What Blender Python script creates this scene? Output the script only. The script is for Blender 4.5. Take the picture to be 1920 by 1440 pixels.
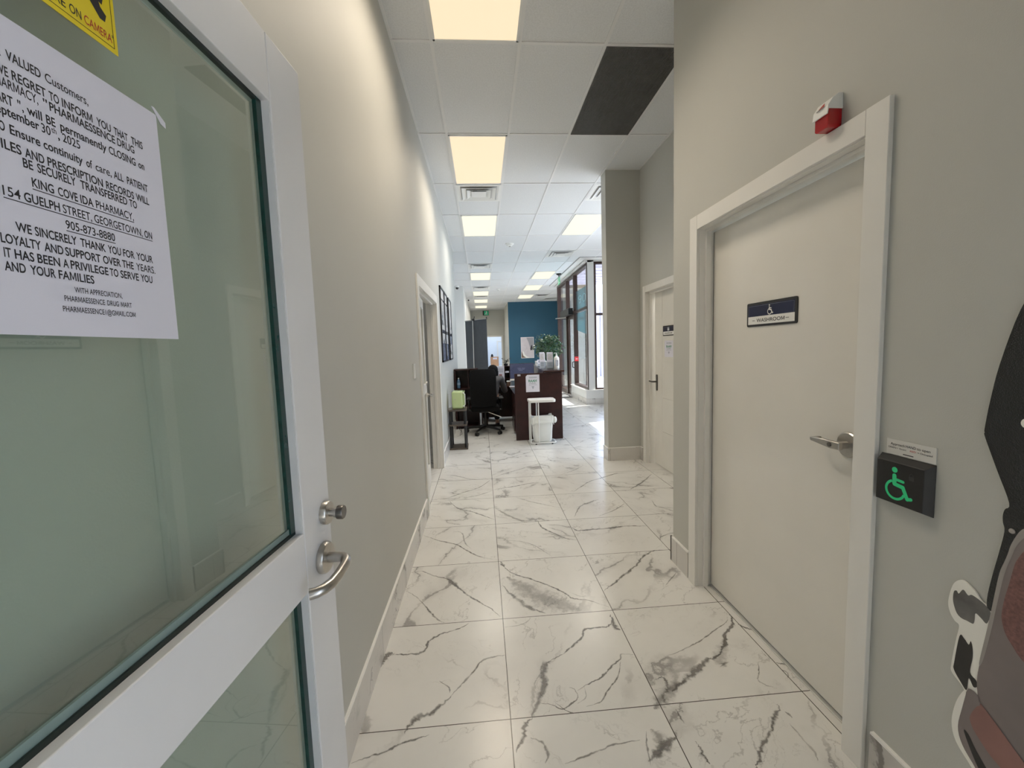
import bpy, bmesh, math, random
from mathutils import Matrix, Vector
R = math.radians
PI = math.pi
for o in list(bpy.data.objects):
    bpy.data.objects.remove(o)
S = bpy.context.scene
COL = S.collection

# ------------------------------------------------------------------ camera, world, sun, exposure
CAM_H = 1.4765
F_PX = 768.83
cam = bpy.data.cameras.new('camera')
cam.sensor_fit = 'HORIZONTAL'
cam.sensor_width = 36.0
cam.lens = F_PX / 1920 * 36.0
cam.clip_start = 0.02
cam.clip_end = 300
camo = bpy.data.objects.new('camera', cam)
COL.objects.link(camo)
_right = Vector((0.9968167, -0.0728396, -0.0324167))
_up = Vector((0.0384813, 0.0834615, 0.9957677))
_fwd = Vector((0.0698258, 0.9938453, -0.0859988))
camo.matrix_world = Matrix(((_right.x, _up.x, -_fwd.x, 0), (_right.y, _up.y, -_fwd.y, 0),
                            (_right.z, _up.z, -_fwd.z, CAM_H), (0, 0, 0, 1)))
S.camera = camo

w = bpy.data.worlds.new('World')
S.world = w
w.use_nodes = True
nt = w.node_tree
bg = nt.nodes['Background']
tc = nt.nodes.new('ShaderNodeTexCoord')
sep = nt.nodes.new('ShaderNodeSeparateXYZ')
ramp = nt.nodes.new('ShaderNodeValToRGB')
nt.links.new(tc.outputs['Generated'], sep.inputs[0])
nt.links.new(sep.outputs['Z'], ramp.inputs[0])
ramp.color_ramp.elements[0].color = (0.72, 0.83, 1.0, 1)
ramp.color_ramp.elements[1].color = (0.40, 0.62, 1.0, 1)
nt.links.new(ramp.outputs[0], bg.inputs['Color'])
bg.inputs['Strength'].default_value = 5.2

sun = bpy.data.lights.new('sun', 'SUN')
sun.energy = 20.0
sun.angle = R(0.6)
sun.color = (1.0, 0.95, 0.86)
suno = bpy.data.objects.new('sun', sun)
COL.objects.link(suno)
_sd = Vector((-math.cos(R(50)) * math.cos(R(18)), -math.cos(R(50)) * math.sin(R(18)), -math.sin(R(50))))
suno.rotation_euler = _sd.to_track_quat('-Z', 'Y').to_euler()
suno.location = (8, 6, 9)

S.view_settings.view_transform = 'Standard'
S.view_settings.look = 'None'
S.view_settings.exposure = 0.0
S.view_settings.gamma = 1.0
S.view_settings.use_curve_mapping = False
S.render.engine = 'CYCLES'
try:
    S.cycles.use_denoising = True
    S.cycles.denoiser = 'OPENIMAGEDENOISE'
    S.cycles.max_bounces = 12
    S.cycles.diffuse_bounces = 6
    S.cycles.glossy_bounces = 5
    S.cycles.transparent_max_bounces = 24
    S.cycles.sample_clamp_indirect = 6.0
    S.cycles.caustics_reflective = False
    S.cycles.caustics_refractive = False
except Exception:
    pass
LAMP_W = 19.0            # watts of one 2x4 ceiling panel
LAMP_FAR = 17.0
LAMP_COL = (1.0, 0.87, 0.70)

# ------------------------------------------------------------------ helpers
ORG = {}
Z3 = Vector((0, 0, 0))


def frame(o, x, n):
    """local x, y(up), z(normal) -> world"""
    x = Vector(x).normalized(); n = Vector(n).normalized(); y = n.cross(x)
    o = Vector(o)
    return Matrix(((x.x, y.x, n.x, o.x), (x.y, y.y, n.y, o.y), (x.z, y.z, n.z, o.z), (0, 0, 0, 1)))


GLY = {}


def _font_mesh(txt, bold):
    cu = bpy.data.curves.new('t', 'FONT'); cu.body = txt; cu.size = 1.0; cu.resolution_u = 4; cu.offset = bold
    ob = bpy.data.objects.new('t', cu); COL.objects.link(ob)
    dg = bpy.context.evaluated_depsgraph_get(); dg.update()
    me = bpy.data.meshes.new_from_object(ob.evaluated_get(dg))
    bpy.data.objects.remove(ob); bpy.data.curves.remove(cu)
    vs = [(v.co.x, v.co.y) for v in me.vertices]; fs = [tuple(p.vertices) for p in me.polygons]
    bpy.data.meshes.remove(me)
    return vs, fs


def glyph(c, bold):
    """outline faces, bounding box and advance of one letter of the built-in typeface"""
    k = (c, bold)
    if k in GLY:
        return GLY[k]
    def wid(t):
        vs, _ = _font_mesh(t, bold)
        return max(v[0] for v in vs) - min(v[0] for v in vs)
    adv = wid('|' + c + '|') - wid('||')
    polys, bb = None, (0, 0, adv, .7)
    if c.strip():
        vs, fs = _font_mesh(c, bold)
        bb = (min(v[0] for v in vs), min(v[1] for v in vs), max(v[0] for v in vs), max(v[1] for v in vs))
        if c == 'M':
            a, w, h = bb[0], bb[2] - bb[0], bb[3]
            t = .085 + bold * 2
            vs = [(a, 0), (a, h), (a + t * 1.15, h), (a + w / 2, h * .34), (a + w - t * 1.15, h), (a + w, h), (a + w, 0), (a + w - t, 0), (a + w - t, h * .74), (a + w / 2 + t * .32, h * .10), (a + w / 2 - t * .32, h * .10), (a + t, h * .74), (a + t, 0)]
            fs = [(0, 1, 2, 11, 12), (2, 3, 10, 11), (3, 9, 10), (3, 4, 8, 9), (4, 5, 6, 7, 8)]
            fs = [f[::-1] for f in fs]
        polys = (vs, fs)
    GLY[k] = (polys, bb, adv)
    return GLY[k]


class MB:
    def __init__(self, M=None):
        self.b = bmesh.new(); self.M = M or Matrix.Identity(4); self.mi = 0; self.mats = []

    def mat(self, m):
        if m not in self.mats:
            self.mats.append(m)
        self.mi = self.mats.index(m)
        return self

    def v(self, p):
        return self.b.verts.new(self.M @ Vector(p))

    def f(self, vs):
        try:
            f = self.b.faces.new(vs); f.material_index = self.mi
            return f
        except ValueError:
            return None

    def quad(self, *ps):
        return self.f([self.v(p) for p in ps])

    def box(self, x0, x1, y0, y1, z0, z1):
        v = [self.v((x, y, z)) for x in (x0, x1) for y in (y0, y1) for z in (z0, z1)]
        for q in ((0, 1, 3, 2), (4, 6, 7, 5), (0, 4, 5, 1), (2, 3, 7, 6), (0, 2, 6, 4), (1, 5, 7, 3)):
            self.f([v[i] for i in q])
        return self

    def prism(self, poly, z0, z1):
        """poly in local x,y extruded along local z"""
        a = [self.v((p[0], p[1], z0)) for p in poly]
        b = [self.v((p[0], p[1], z1)) for p in poly]
        n = len(poly)
        area = sum(poly[i][0] * poly[(i + 1) % n][1] - poly[(i + 1) % n][0] * poly[i][1] for i in range(n))
        if area < 0:
            a.reverse(); b.reverse()
        self.f(b)
        if abs(z1 - z0) > 1e-9:
            self.f(a[::-1])
            for i in range(n):
                j = (i + 1) % n
                self.f([a[i], a[j], b[j], b[i]])
        return self

    def flat(self, poly, z):
        a = [self.v((p[0], p[1], z)) for p in poly]
        n = len(poly)
        area = sum(poly[i][0] * poly[(i + 1) % n][1] - poly[(i + 1) % n][0] * poly[i][1] for i in range(n))
        self.f(a if area > 0 else a[::-1])
        return self

    def tube(self, pts, r, seg=10, closed=False, cap=True):
        pts = [Vector(p) for p in pts]
        rs = r if isinstance(r, (list, tuple)) else [r] * len(pts)
        n = len(pts); rings = []; prev = None
        for i, p in enumerate(pts):
            if closed:
                t = (pts[(i + 1) % n] - pts[i - 1])
            elif i == 0:
                t = pts[1] - pts[0]
            elif i == n - 1:
                t = pts[-1] - pts[-2]
            else:
                t = (pts[i + 1] - p).normalized() + (p - pts[i - 1]).normalized()
            t.normalize()
            if prev is None:
                a = Vector((0, 0, 1)) if abs(t.z) < .9 else Vector((1, 0, 0))
                u = t.cross(a).normalized()
            else:
                u = (prev - t * prev.dot(t)).normalized()
            prev = u
            wv = t.cross(u)
            rings.append([self.v(p + (u * math.cos(2 * PI * k / seg) + wv * math.sin(2 * PI * k / seg)) * rs[i]) for k in range(seg)])
        m = n if closed else n - 1
        for i in range(m):
            A = rings[i]; B = rings[(i + 1) % n]
            for k in range(seg):
                self.f([A[k], A[(k + 1) % seg], B[(k + 1) % seg], B[k]])
        if cap and not closed:
            self.f(rings[0][::-1]); self.f(rings[-1])
        return self

    def lathe(self, prof, c=(0, 0, 0), seg=24, ax='z', sx=1, sy=1):
        """prof: list of (r, h)"""
        rings = []
        for r, h in prof:
            ring = []
            for k in range(seg):
                a = 2 * PI * k / seg
                p = (r * math.cos(a) * sx, r * math.sin(a) * sy, h)
                if ax == 'x':
                    p = (p[2], p[0], p[1])
                elif ax == 'y':
                    p = (p[1], p[2], p[0])
                ring.append(self.v((p[0] + c[0], p[1] + c[1], p[2] + c[2])))
            rings.append(ring)
        for i in range(len(rings) - 1):
            for k in range(seg):
                self.f([rings[i][k], rings[i][(k + 1) % seg], rings[i + 1][(k + 1) % seg], rings[i + 1][k]])
        self.f(rings[0][::-1]); self.f(rings[-1])
        return self

    def ball(self, c, rx, ry, rz, seg=16, rg=10):
        rings = []
        for i in range(1, rg):
            a = PI * i / rg
            rings.append([self.v((c[0] + rx * math.sin(a) * math.cos(2 * PI * k / seg), c[1] + ry * math.sin(a) * math.sin(2 * PI * k / seg), c[2] - rz * math.cos(a))) for k in range(seg)])
        for i in range(len(rings) - 1):
            for k in range(seg):
                self.f([rings[i][k], rings[i][(k + 1) % seg], rings[i + 1][(k + 1) % seg], rings[i + 1][k]])
        a = self.v((c[0], c[1], c[2] - rz)); b = self.v((c[0], c[1], c[2] + rz))
        for k in range(seg):
            self.f([a, rings[0][(k + 1) % seg], rings[0][k]])
            self.f([b, rings[-1][k], rings[-1][(k + 1) % seg]])
        return self

    def text(self, s, x, y, z, size, width=None, align='l', sx=None, bold=.008):
        """flat lettering; size = cap height, width = exact final width"""
        cap = glyph('H', bold)[1][3]
        pen = 0.0; items = []
        for c in s:
            polys, bb, adv = glyph(c, bold)
            if polys:
                items.append((pen, polys, bb))
            pen += adv
        if not items:
            return self
        x0 = items[0][0] + items[0][2][0]; x1 = items[-1][0] + items[-1][2][2]
        ky = size / cap
        kx = width / (x1 - x0) if width else (sx or 1.0) * ky
        off = {'l': 0, 'r': -(x1 - x0) * kx, 'c': -(x1 - x0) * kx / 2}[align]
        for p0, polys, bb in items:
            vs, fs = polys
            nv = [self.v((x + off + (p0 + q[0] - x0) * kx, y + q[1] * ky, z)) for q in vs]
            for f in fs:
                self.f([nv[i] for i in f])
        return self

    def build(self, name, m=None, parent=None, origin=None, smooth=False, bevel=0, seg=2, weld=False):
        if m is not None and not self.mats:
            self.mats = [m]
        if weld:
            bmesh.ops.remove_doubles(self.b, verts=self.b.verts, dist=1e-5)
        me = bpy.data.meshes.new(name)
        og = Vector(ORG[parent.name]) if parent else Vector(origin or (0, 0, 0))
        for v in self.b.verts:
            v.co -= og
        self.b.normal_update()
        self.b.to_mesh(me); self.b.free()
        for mm in self.mats:
            me.materials.append(mm)
        o = bpy.data.objects.new(name, me); COL.objects.link(o)
        if parent:
            o.parent = parent
        else:
            o.location = og
        ORG[o.name] = tuple(og)
        if smooth:
            for p in me.polygons:
                p.use_smooth = True
            try:
                me.set_sharp_from_angle(angle=R(40))
            except Exception:
                pass
        if bevel:
            bm = o.modifiers.new('bevel', 'BEVEL'); bm.width = bevel; bm.segments = seg; bm.limit_method = 'ANGLE'; bm.angle_limit = R(50)
        return o


def thing(name, label, cat, loc=(0, 0, 0), group=None):
    o = bpy.data.objects.new(name, None); COL.objects.link(o); o.location = loc
    o.empty_display_size = .1
    ORG[o.name] = tuple(loc)
    return tag(o, label, cat, group)


def tag(o, label, cat=None, group=None):
    o['label'] = label
    if cat:
        o['category'] = cat
    if group:
        o['group'] = group
    return o


def struct(o, label=None):
    o['kind'] = 'structure'
    if label:
        o['label'] = label
    return o


def dup(root, delta, label=None, group=None):
    c = root.copy(); COL.objects.link(c); c.location = Vector(root.location) + Vector(delta)
    if label:
        c['label'] = label
    if group:
        c['group'] = group
    for ch in list(root.children):
        d = ch.copy(); COL.objects.link(d); d.parent = c
        for g in list(ch.children):
            e = g.copy(); COL.objects.link(e); e.parent = d
    return c


# ------------------------------------------------------------------ materials
def newmat(name):
    m = bpy.data.materials.new(name); m.use_nodes = True
    return m, m.node_tree, m.node_tree.nodes['Principled BSDF']


def L(nt, a, b):
    nt.links.new(a, b)


def mat(name, col, rough=.5, metal=0.0, var=.04, scale=6.0, bump=0.0, bscale=200.0, spec=.5, emit=None, es=0.0, coat=0.0):
    m, nt, p = newmat(name)
    tcn = nt.nodes.new('ShaderNodeTexCoord')
    nz = nt.nodes.new('ShaderNodeTexNoise'); nz.inputs['Scale'].default_value = scale; nz.inputs['Detail'].default_value = 3
    L(nt, tcn.outputs['Object'], nz.inputs['Vector'])
    rp = nt.nodes.new('ShaderNodeValToRGB')
    rp.color_ramp.elements[0].position = .3; rp.color_ramp.elements[1].position = .7
    rp.color_ramp.elements[0].color = (*[c * (1 - var) for c in col], 1)
    rp.color_ramp.elements[1].color = (*[min(1, c * (1 + var)) for c in col], 1)
    L(nt, nz.outputs['Fac'], rp.inputs[0]); L(nt, rp.outputs[0], p.inputs['Base Color'])
    p.inputs['Roughness'].default_value = rough; p.inputs['Metallic'].default_value = metal
    p.inputs['Specular IOR Level'].default_value = spec
    if coat:
        p.inputs['Coat Weight'].default_value = coat; p.inputs['Coat Roughness'].default_value = .08
    if bump:
        n2 = nt.nodes.new('ShaderNodeTexNoise'); n2.inputs['Scale'].default_value = bscale; n2.inputs['Detail'].default_value = 2
        L(nt, tcn.outputs['Object'], n2.inputs['Vector'])
        bp = nt.nodes.new('ShaderNodeBump'); bp.inputs['Strength'].default_value = bump; bp.inputs['Distance'].default_value = .002
        L(nt, n2.outputs['Fac'], bp.inputs['Height']); L(nt, bp.outputs[0], p.inputs['Normal'])
    if emit:
        p.inputs['Emission Color'].default_value = (*emit, 1); p.inputs['Emission Strength'].default_value = es
    return m


def math_n(nt, op, a, b=None, clamp=False):
    n = nt.nodes.new('ShaderNodeMath'); n.operation = op; n.use_clamp = clamp
    for i, x in enumerate((a, b)):
        if x is None:
            continue
        if isinstance(x, (int, float)):
            n.inputs[i].default_value = x
        else:
            L(nt, x, n.inputs[i])
    return n.outputs[0]


def vmath(nt, op, a, b=None):
    n = nt.nodes.new('ShaderNodeVectorMath'); n.operation = op
    for i, x in enumerate((a, b)):
        if x is None:
            continue
        if isinstance(x, (tuple, list)):
            n.inputs[i].default_value = x
        else:
            L(nt, x, n.inputs[i])
    return n.outputs[0]


def noise(nt, vec, scale, detail=4, rough=.55, dist=0.0):
    n = nt.nodes.new('ShaderNodeTexNoise'); n.inputs['Scale'].default_value = scale
    n.inputs['Detail'].default_value = detail; n.inputs['Roughness'].default_value = rough; n.inputs['Distortion'].default_value = dist
    L(nt, vec, n.inputs['Vector'])
    return n.outputs['Fac']


def sstep(nt, x, lo, hi, a=0.0, b=1.0):
    n = nt.nodes.new('ShaderNodeMapRange'); n.interpolation_type = 'SMOOTHSTEP'
    L(nt, x, n.inputs['Value'])
    n.inputs['From Min'].default_value = lo; n.inputs['From Max'].default_value = hi
    n.inputs['To Min'].default_value = a; n.inputs['To Max'].default_value = b
    return n.outputs[0]


def mixc(nt, fac, a, b):
    n = nt.nodes.new('ShaderNodeMix'); n.data_type = 'RGBA'
    if isinstance(fac, (int, float)):
        n.inputs[0].default_value = fac
    else:
        L(nt, fac, n.inputs[0])
    for i, x in ((6, a), (7, b)):
        if isinstance(x, tuple):
            n.inputs[i].default_value = (*x, 1)
        else:
            L(nt, x, n.inputs[i])
    return n.outputs[2]


TILE, TX0, TY0 = 0.61479, 0.05757, 1.5192


def marble(name, origin, size, grout=(0.085, 0.075, 0.065), rough=.22, base=(0.73, 0.72, 0.69), gw=.0019, seedz=0.0, strength=1.0):
    m, nt, p = newmat(name)
    tcn = nt.nodes.new('ShaderNodeTexCoord')
    q = vmath(nt, 'SUBTRACT', tcn.outputs['Object'], origin)
    q = vmath(nt, 'DIVIDE', q, size)
    ident = vmath(nt, 'FLOOR', q)
    fr = vmath(nt, 'FRACTION', q)
    sp = nt.nodes.new('ShaderNodeSeparateXYZ'); L(nt, fr, sp.inputs[0])
    msk = None
    for k, ax in enumerate('XYZ'):
        if size[k] > 50:
            continue
        d = math_n(nt, 'MINIMUM', sp.outputs[ax], math_n(nt, 'SUBTRACT', 1.0, sp.outputs[ax]))
        g = math_n(nt, 'LESS_THAN', d, gw / size[k])
        msk = g if msk is None else math_n(nt, 'MAXIMUM', msk, g)
    wn = nt.nodes.new('ShaderNodeTexWhiteNoise'); wn.noise_dimensions = '3D'
    L(nt, vmath(nt, 'ADD', ident, (.5, .5, .5 + seedz)), wn.inputs['Vector'])
    off = vmath(nt, 'MULTIPLY', wn.outputs['Color'], (23.0, 31.0, 17.0))
    ps = vmath(nt, 'ADD', tcn.outputs['Object'], off)
    rot = nt.nodes.new('ShaderNodeVectorRotate'); rot.rotation_type = 'Z_AXIS'
    L(nt, ps, rot.inputs['Vector'])
    # veins run along one diagonal or the other
    s2 = nt.nodes.new('ShaderNodeSeparateColor'); L(nt, wn.outputs['Color'], s2.inputs[0])
    pick = math_n(nt, 'GREATER_THAN', s2.outputs[0], .62)
    ang = math_n(nt, 'ADD', math_n(nt, 'MULTIPLY', pick, 1.5), math_n(nt, 'MULTIPLY', s2.outputs[1], .7))
    L(nt, math_n(nt, 'SUBTRACT', ang, 1.25), rot.inputs['Angle'])
    an = vmath(nt, 'MULTIPLY', rot.outputs[0], (1.0, 2.6, 1.6))
    warp = nt.nodes.new('ShaderNodeTexNoise'); warp.inputs['Scale'].default_value = 7; warp.inputs['Detail'].default_value = 5; warp.inputs['Roughness'].default_value = .62
    L(nt, rot.outputs[0], warp.inputs['Vector'])
    wv = vmath(nt, 'MULTIPLY', vmath(nt, 'SUBTRACT', warp.outputs['Color'], (.5, .5, .5)), (.34, .34, .34))
    an = vmath(nt, 'ADD', an, wv)

    def iso(scale, lo, hi, dtl, mscale, m0, m1, k):
        n = noise(nt, an, scale, dtl, .5)
        d = math_n(nt, 'ABSOLUTE', math_n(nt, 'SUBTRACT', n, .5))
        mk = noise(nt, ps, mscale, 2, .5)
        mk = sstep(nt, mk, m0, m1)
        line = sstep(nt, d, lo, hi, 1.0, 0.0)
        return math_n(nt, 'MULTIPLY', math_n(nt, 'MULTIPLY', line, mk), k * strength)
    big = iso(.95, .002, .017, 2, 2.6, .42, .62, .95)
    halo = iso(.95, .0, .075, 2, 2.6, .45, .70, .34)
    fine = iso(2.3, .001, .010, 3, 3.4, .44, .62, .5)
    hair = iso(4.2, .0, .009, 3, 3.0, .48, .66, .32)
    v = math_n(nt, 'MAXIMUM', math_n(nt, 'MAXIMUM', big, halo), math_n(nt, 'MAXIMUM', fine, hair))
    cl = noise(nt, ps, 3.0, 4, .6)
    c0 = mixc(nt, sstep(nt, cl, .3, .75), base, tuple(c * .93 for c in base))
    c1 = mixc(nt, v, c0, (0.23, 0.215, 0.205))
    c2 = mixc(nt, msk, c1, grout)
    L(nt, c2, p.inputs['Base Color'])
    p.inputs['Roughness'].default_value = rough
    p.inputs['Specular IOR Level'].default_value = .45
    return m


def glass(name, tint, refl=.08, rough=.02, ior=1.45, haze=0.0, hazecol=(.6, .68, .66)):
    """thin pane: clear with a tint plus a Fresnel sheen"""
    m, nt, p = newmat(name)
    nt.nodes.remove(p)
    out = nt.nodes['Material Output']
    tr = nt.nodes.new('ShaderNodeBsdfTransparent'); tr.inputs[0].default_value = (*tint, 1)
    gl = nt.nodes.new('ShaderNodeBsdfGlossy'); gl.inputs['Roughness'].default_value = rough
    lw = nt.nodes.new('ShaderNodeLayerWeight'); lw.inputs[0].default_value = .5
    r0 = 2 * ((ior - 1) / (ior + 1)) ** 2
    f5 = math_n(nt, 'POWER', lw.outputs['Facing'], 4.2)
    tcn = nt.nodes.new('ShaderNodeTexCoord')
    f2 = math_n(nt, 'ADD', math_n(nt, 'ADD', math_n(nt, 'MULTIPLY', f5, (1 - r0) * .8), r0), math_n(nt, 'MULTIPLY', noise(nt, tcn.outputs['Object'], 4, 2), refl), True)
    base = tr.outputs[0]
    if haze:
        df = nt.nodes.new('ShaderNodeBsdfDiffuse'); df.inputs[0].default_value = (*hazecol, 1)
        m2 = nt.nodes.new('ShaderNodeMixShader'); m2.inputs[0].default_value = haze
        L(nt, base, m2.inputs[1]); L(nt, df.outputs[0], m2.inputs[2]); base = m2.outputs[0]
    mx = nt.nodes.new('ShaderNodeMixShader')
    L(nt, f2, mx.inputs[0]); L(nt, base, mx.inputs[1]); L(nt, gl.outputs[0], mx.inputs[2])
    L(nt, mx.outputs[0], out.inputs[0])
    return m


M_wall = mat('wall paint greige', (0.525, 0.523, 0.488), .55, var=.015, scale=2, bump=.12, bscale=260, spec=.3)
M_wallw = mat('wall paint white', (0.74, 0.74, 0.72), .55, var=.015, scale=2, bump=.1, bscale=260, spec=.3)
M_blue = mat('wall paint blue', (0.012, 0.085, 0.150), .5, var=.03, scale=3)
M_trim = mat('white trim paint', (0.78, 0.765, 0.73), .32, var=.015, scale=5, spec=.45)
M_door = mat('white door paint', (0.76, 0.74, 0.69), .16, var=.02, scale=4, spec=.55)
M_alu = mat('white door metal', (0.76, 0.755, 0.76), .26, var=.02, scale=5, spec=.5)
M_strip = mat('pale strip', (0.86, 0.85, 0.82), .3, var=.01)
M_floor = marble('marble floor', (TX0, TY0, -50), (TILE, TILE, 100), strength=.8)
def vein_mat():
    m, nt, p = newmat('marble vein')
    uv = nt.nodes.new('ShaderNodeUVMap'); uv.uv_map = 'UVMap'
    sp = nt.nodes.new('ShaderNodeSeparateXYZ'); L(nt, uv.outputs[0], sp.inputs[0])
    tcn = nt.nodes.new('ShaderNodeTexCoord')
    t = math_n(nt, 'SUBTRACT', 1.0, math_n(nt, 'ABSOLUTE', math_n(nt, 'SUBTRACT', math_n(nt, 'MULTIPLY', sp.outputs['X'], 2.0), 1.0)))
    n1 = noise(nt, tcn.outputs['Object'], 34, 5, .65)
    n2 = noise(nt, tcn.outputs['Object'], 9, 2, .5)
    k = math_n(nt, 'ADD', t, math_n(nt, 'MULTIPLY', math_n(nt, 'SUBTRACT', n1, .5), 2.0))
    k = sstep(nt, k, .15, 1.0)
    k = math_n(nt, 'MULTIPLY', k, sstep(nt, n2, .30, .52, .55, 1.0))
    k = math_n(nt, 'MULTIPLY', k, sp.outputs['Y'])
    edge = sstep(nt, t, 0.0, .25)
    k = math_n(nt, 'MULTIPLY', k, edge)
    L(nt, k, p.inputs['Alpha'])
    L(nt, mixc(nt, n1, (.13, .12, .115), (.30, .285, .27)), p.inputs['Base Color'])
    p.inputs['Roughness'].default_value = .25
    return m


M_vein = vein_mat()
M_base = marble('marble baseboard', (TX0 + .3, TY0 + .4, -50), (TILE, TILE, 100), rough=.25, base=(0.66, 0.64, 0.61), gw=.0012, seedz=9.0, strength=1.3)
M_grid = mat('ceiling bar', (0.78, 0.78, 0.78), .45, var=.01)
M_tile = mat('ceiling tile', (0.74, 0.75, 0.76), .85, var=.05, scale=90, bump=.5, bscale=240, spec=.15)
M_lamp = mat('lamp diffuser', (0.08, 0.08, 0.07), .6, var=.01, emit=(1.0, 0.80, 0.54), es=1.0)
M_lampc = mat('lamp diffuser cool', (0.08, 0.08, 0.07), .6, var=.01, emit=(1.0, 0.96, 0.76), es=1.0)
M_white = mat('white plastic', (0.82, 0.82, 0.80), .35, var=.01)
M_paper = mat('white paper', (0.70, 0.69, 0.77), .7, var=.01)
M_ink = mat('black ink', (0.012, 0.012, 0.016), .6, var=.0)
M_inkred = mat('red ink', (0.42, 0.03, 0.02), .6, var=.0)
M_inkgrn = mat('green ink', (0.02, 0.22, 0.12), .6, var=.0)
M_inkgry = mat('grey ink', (0.22, 0.25, 0.30), .6, var=.0)
M_yel = mat('yellow sticker', (0.80, 0.62, 0.015), .35, var=.02)
M_steel = mat('brushed steel', (0.50, 0.48, 0.45), .28, 1.0, var=.08, scale=40)
M_dsteel = mat('dark steel', (0.16, 0.15, 0.14), .3, .9, var=.1, scale=40)
M_blk = mat('black plastic', (0.012, 0.012, 0.013), .38, var=.2, scale=20)
M_blkfab = mat('black fabric', (0.006, 0.006, 0.0065), .85, var=.3, scale=60, bump=.3, bscale=400, spec=.2)
M_wood = mat('dark mahogany', (0.030, 0.008, 0.007), .35, var=.35, scale=9, spec=.4)
M_woodtop = mat('dark mahogany top', (0.035, 0.012, 0.010), .22, var=.3, scale=9)
M_bronze = mat('bronze mullion', (0.060, 0.036, 0.028), .4, .5, var=.15, scale=12)
M_glassd = glass('door glass', (0.82, 0.94, 0.87), .06, ior=1.7, haze=.055, hazecol=(.50, .62, .62))
M_glasse = mat('glass edge', (0.008, 0.042, 0.034), .2, var=.3, scale=40)
M_glassw = glass('window glass', (0.93, 0.96, 0.97), .02)
M_beadrefl = mat('bead reflection', (0.22, 0.30, 0.28), .4, var=.05)
M_gasket = mat('dark gasket', (0.010, 0.020, 0.018), .4, var=.2)
M_navy = mat('navy sign', (0.012, 0.015, 0.05), .2, var=.1)
M_red = mat('red lens', (0.42, 0.006, 0.010), .12, var=.1, coat=.5)
M_greenled = mat('green symbol', (0.02, 0.35, 0.15), .5, var=.02, emit=(0.008, 0.26, 0.085), es=.45)
M_greenex = mat('green exit', (0.01, 0.26, 0.12), .4, var=.02, emit=(0.02, 0.35, 0.16), es=.35)
M_mint = mat('pale green enamel', (0.52, 0.64, 0.33), .22, var=.02, coat=.4)
M_greyfab = mat('grey banner', (0.105, 0.115, 0.130), .7, var=.06, scale=12)
M_grille = mat('dark grille', (0.16, 0.16, 0.155), .6, var=.1, scale=30)
M_void = mat('dark void', (0.006, 0.006, 0.006), .9, var=.1)
M_concrete = mat('concrete pavement', (0.60, 0.60, 0.60), .85, var=.1, scale=3, bump=.3, bscale=60)
M_siding = mat('pale metal siding', (0.42, 0.39, 0.50), .5, var=.04, scale=3)
M_far = mat('distant facade', (0.50, 0.52, 0.56), .8, var=.1, scale=1.5)
M_darkglz = mat('distant glazing', (0.05, 0.10, 0.14), .1, var=.2)

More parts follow.
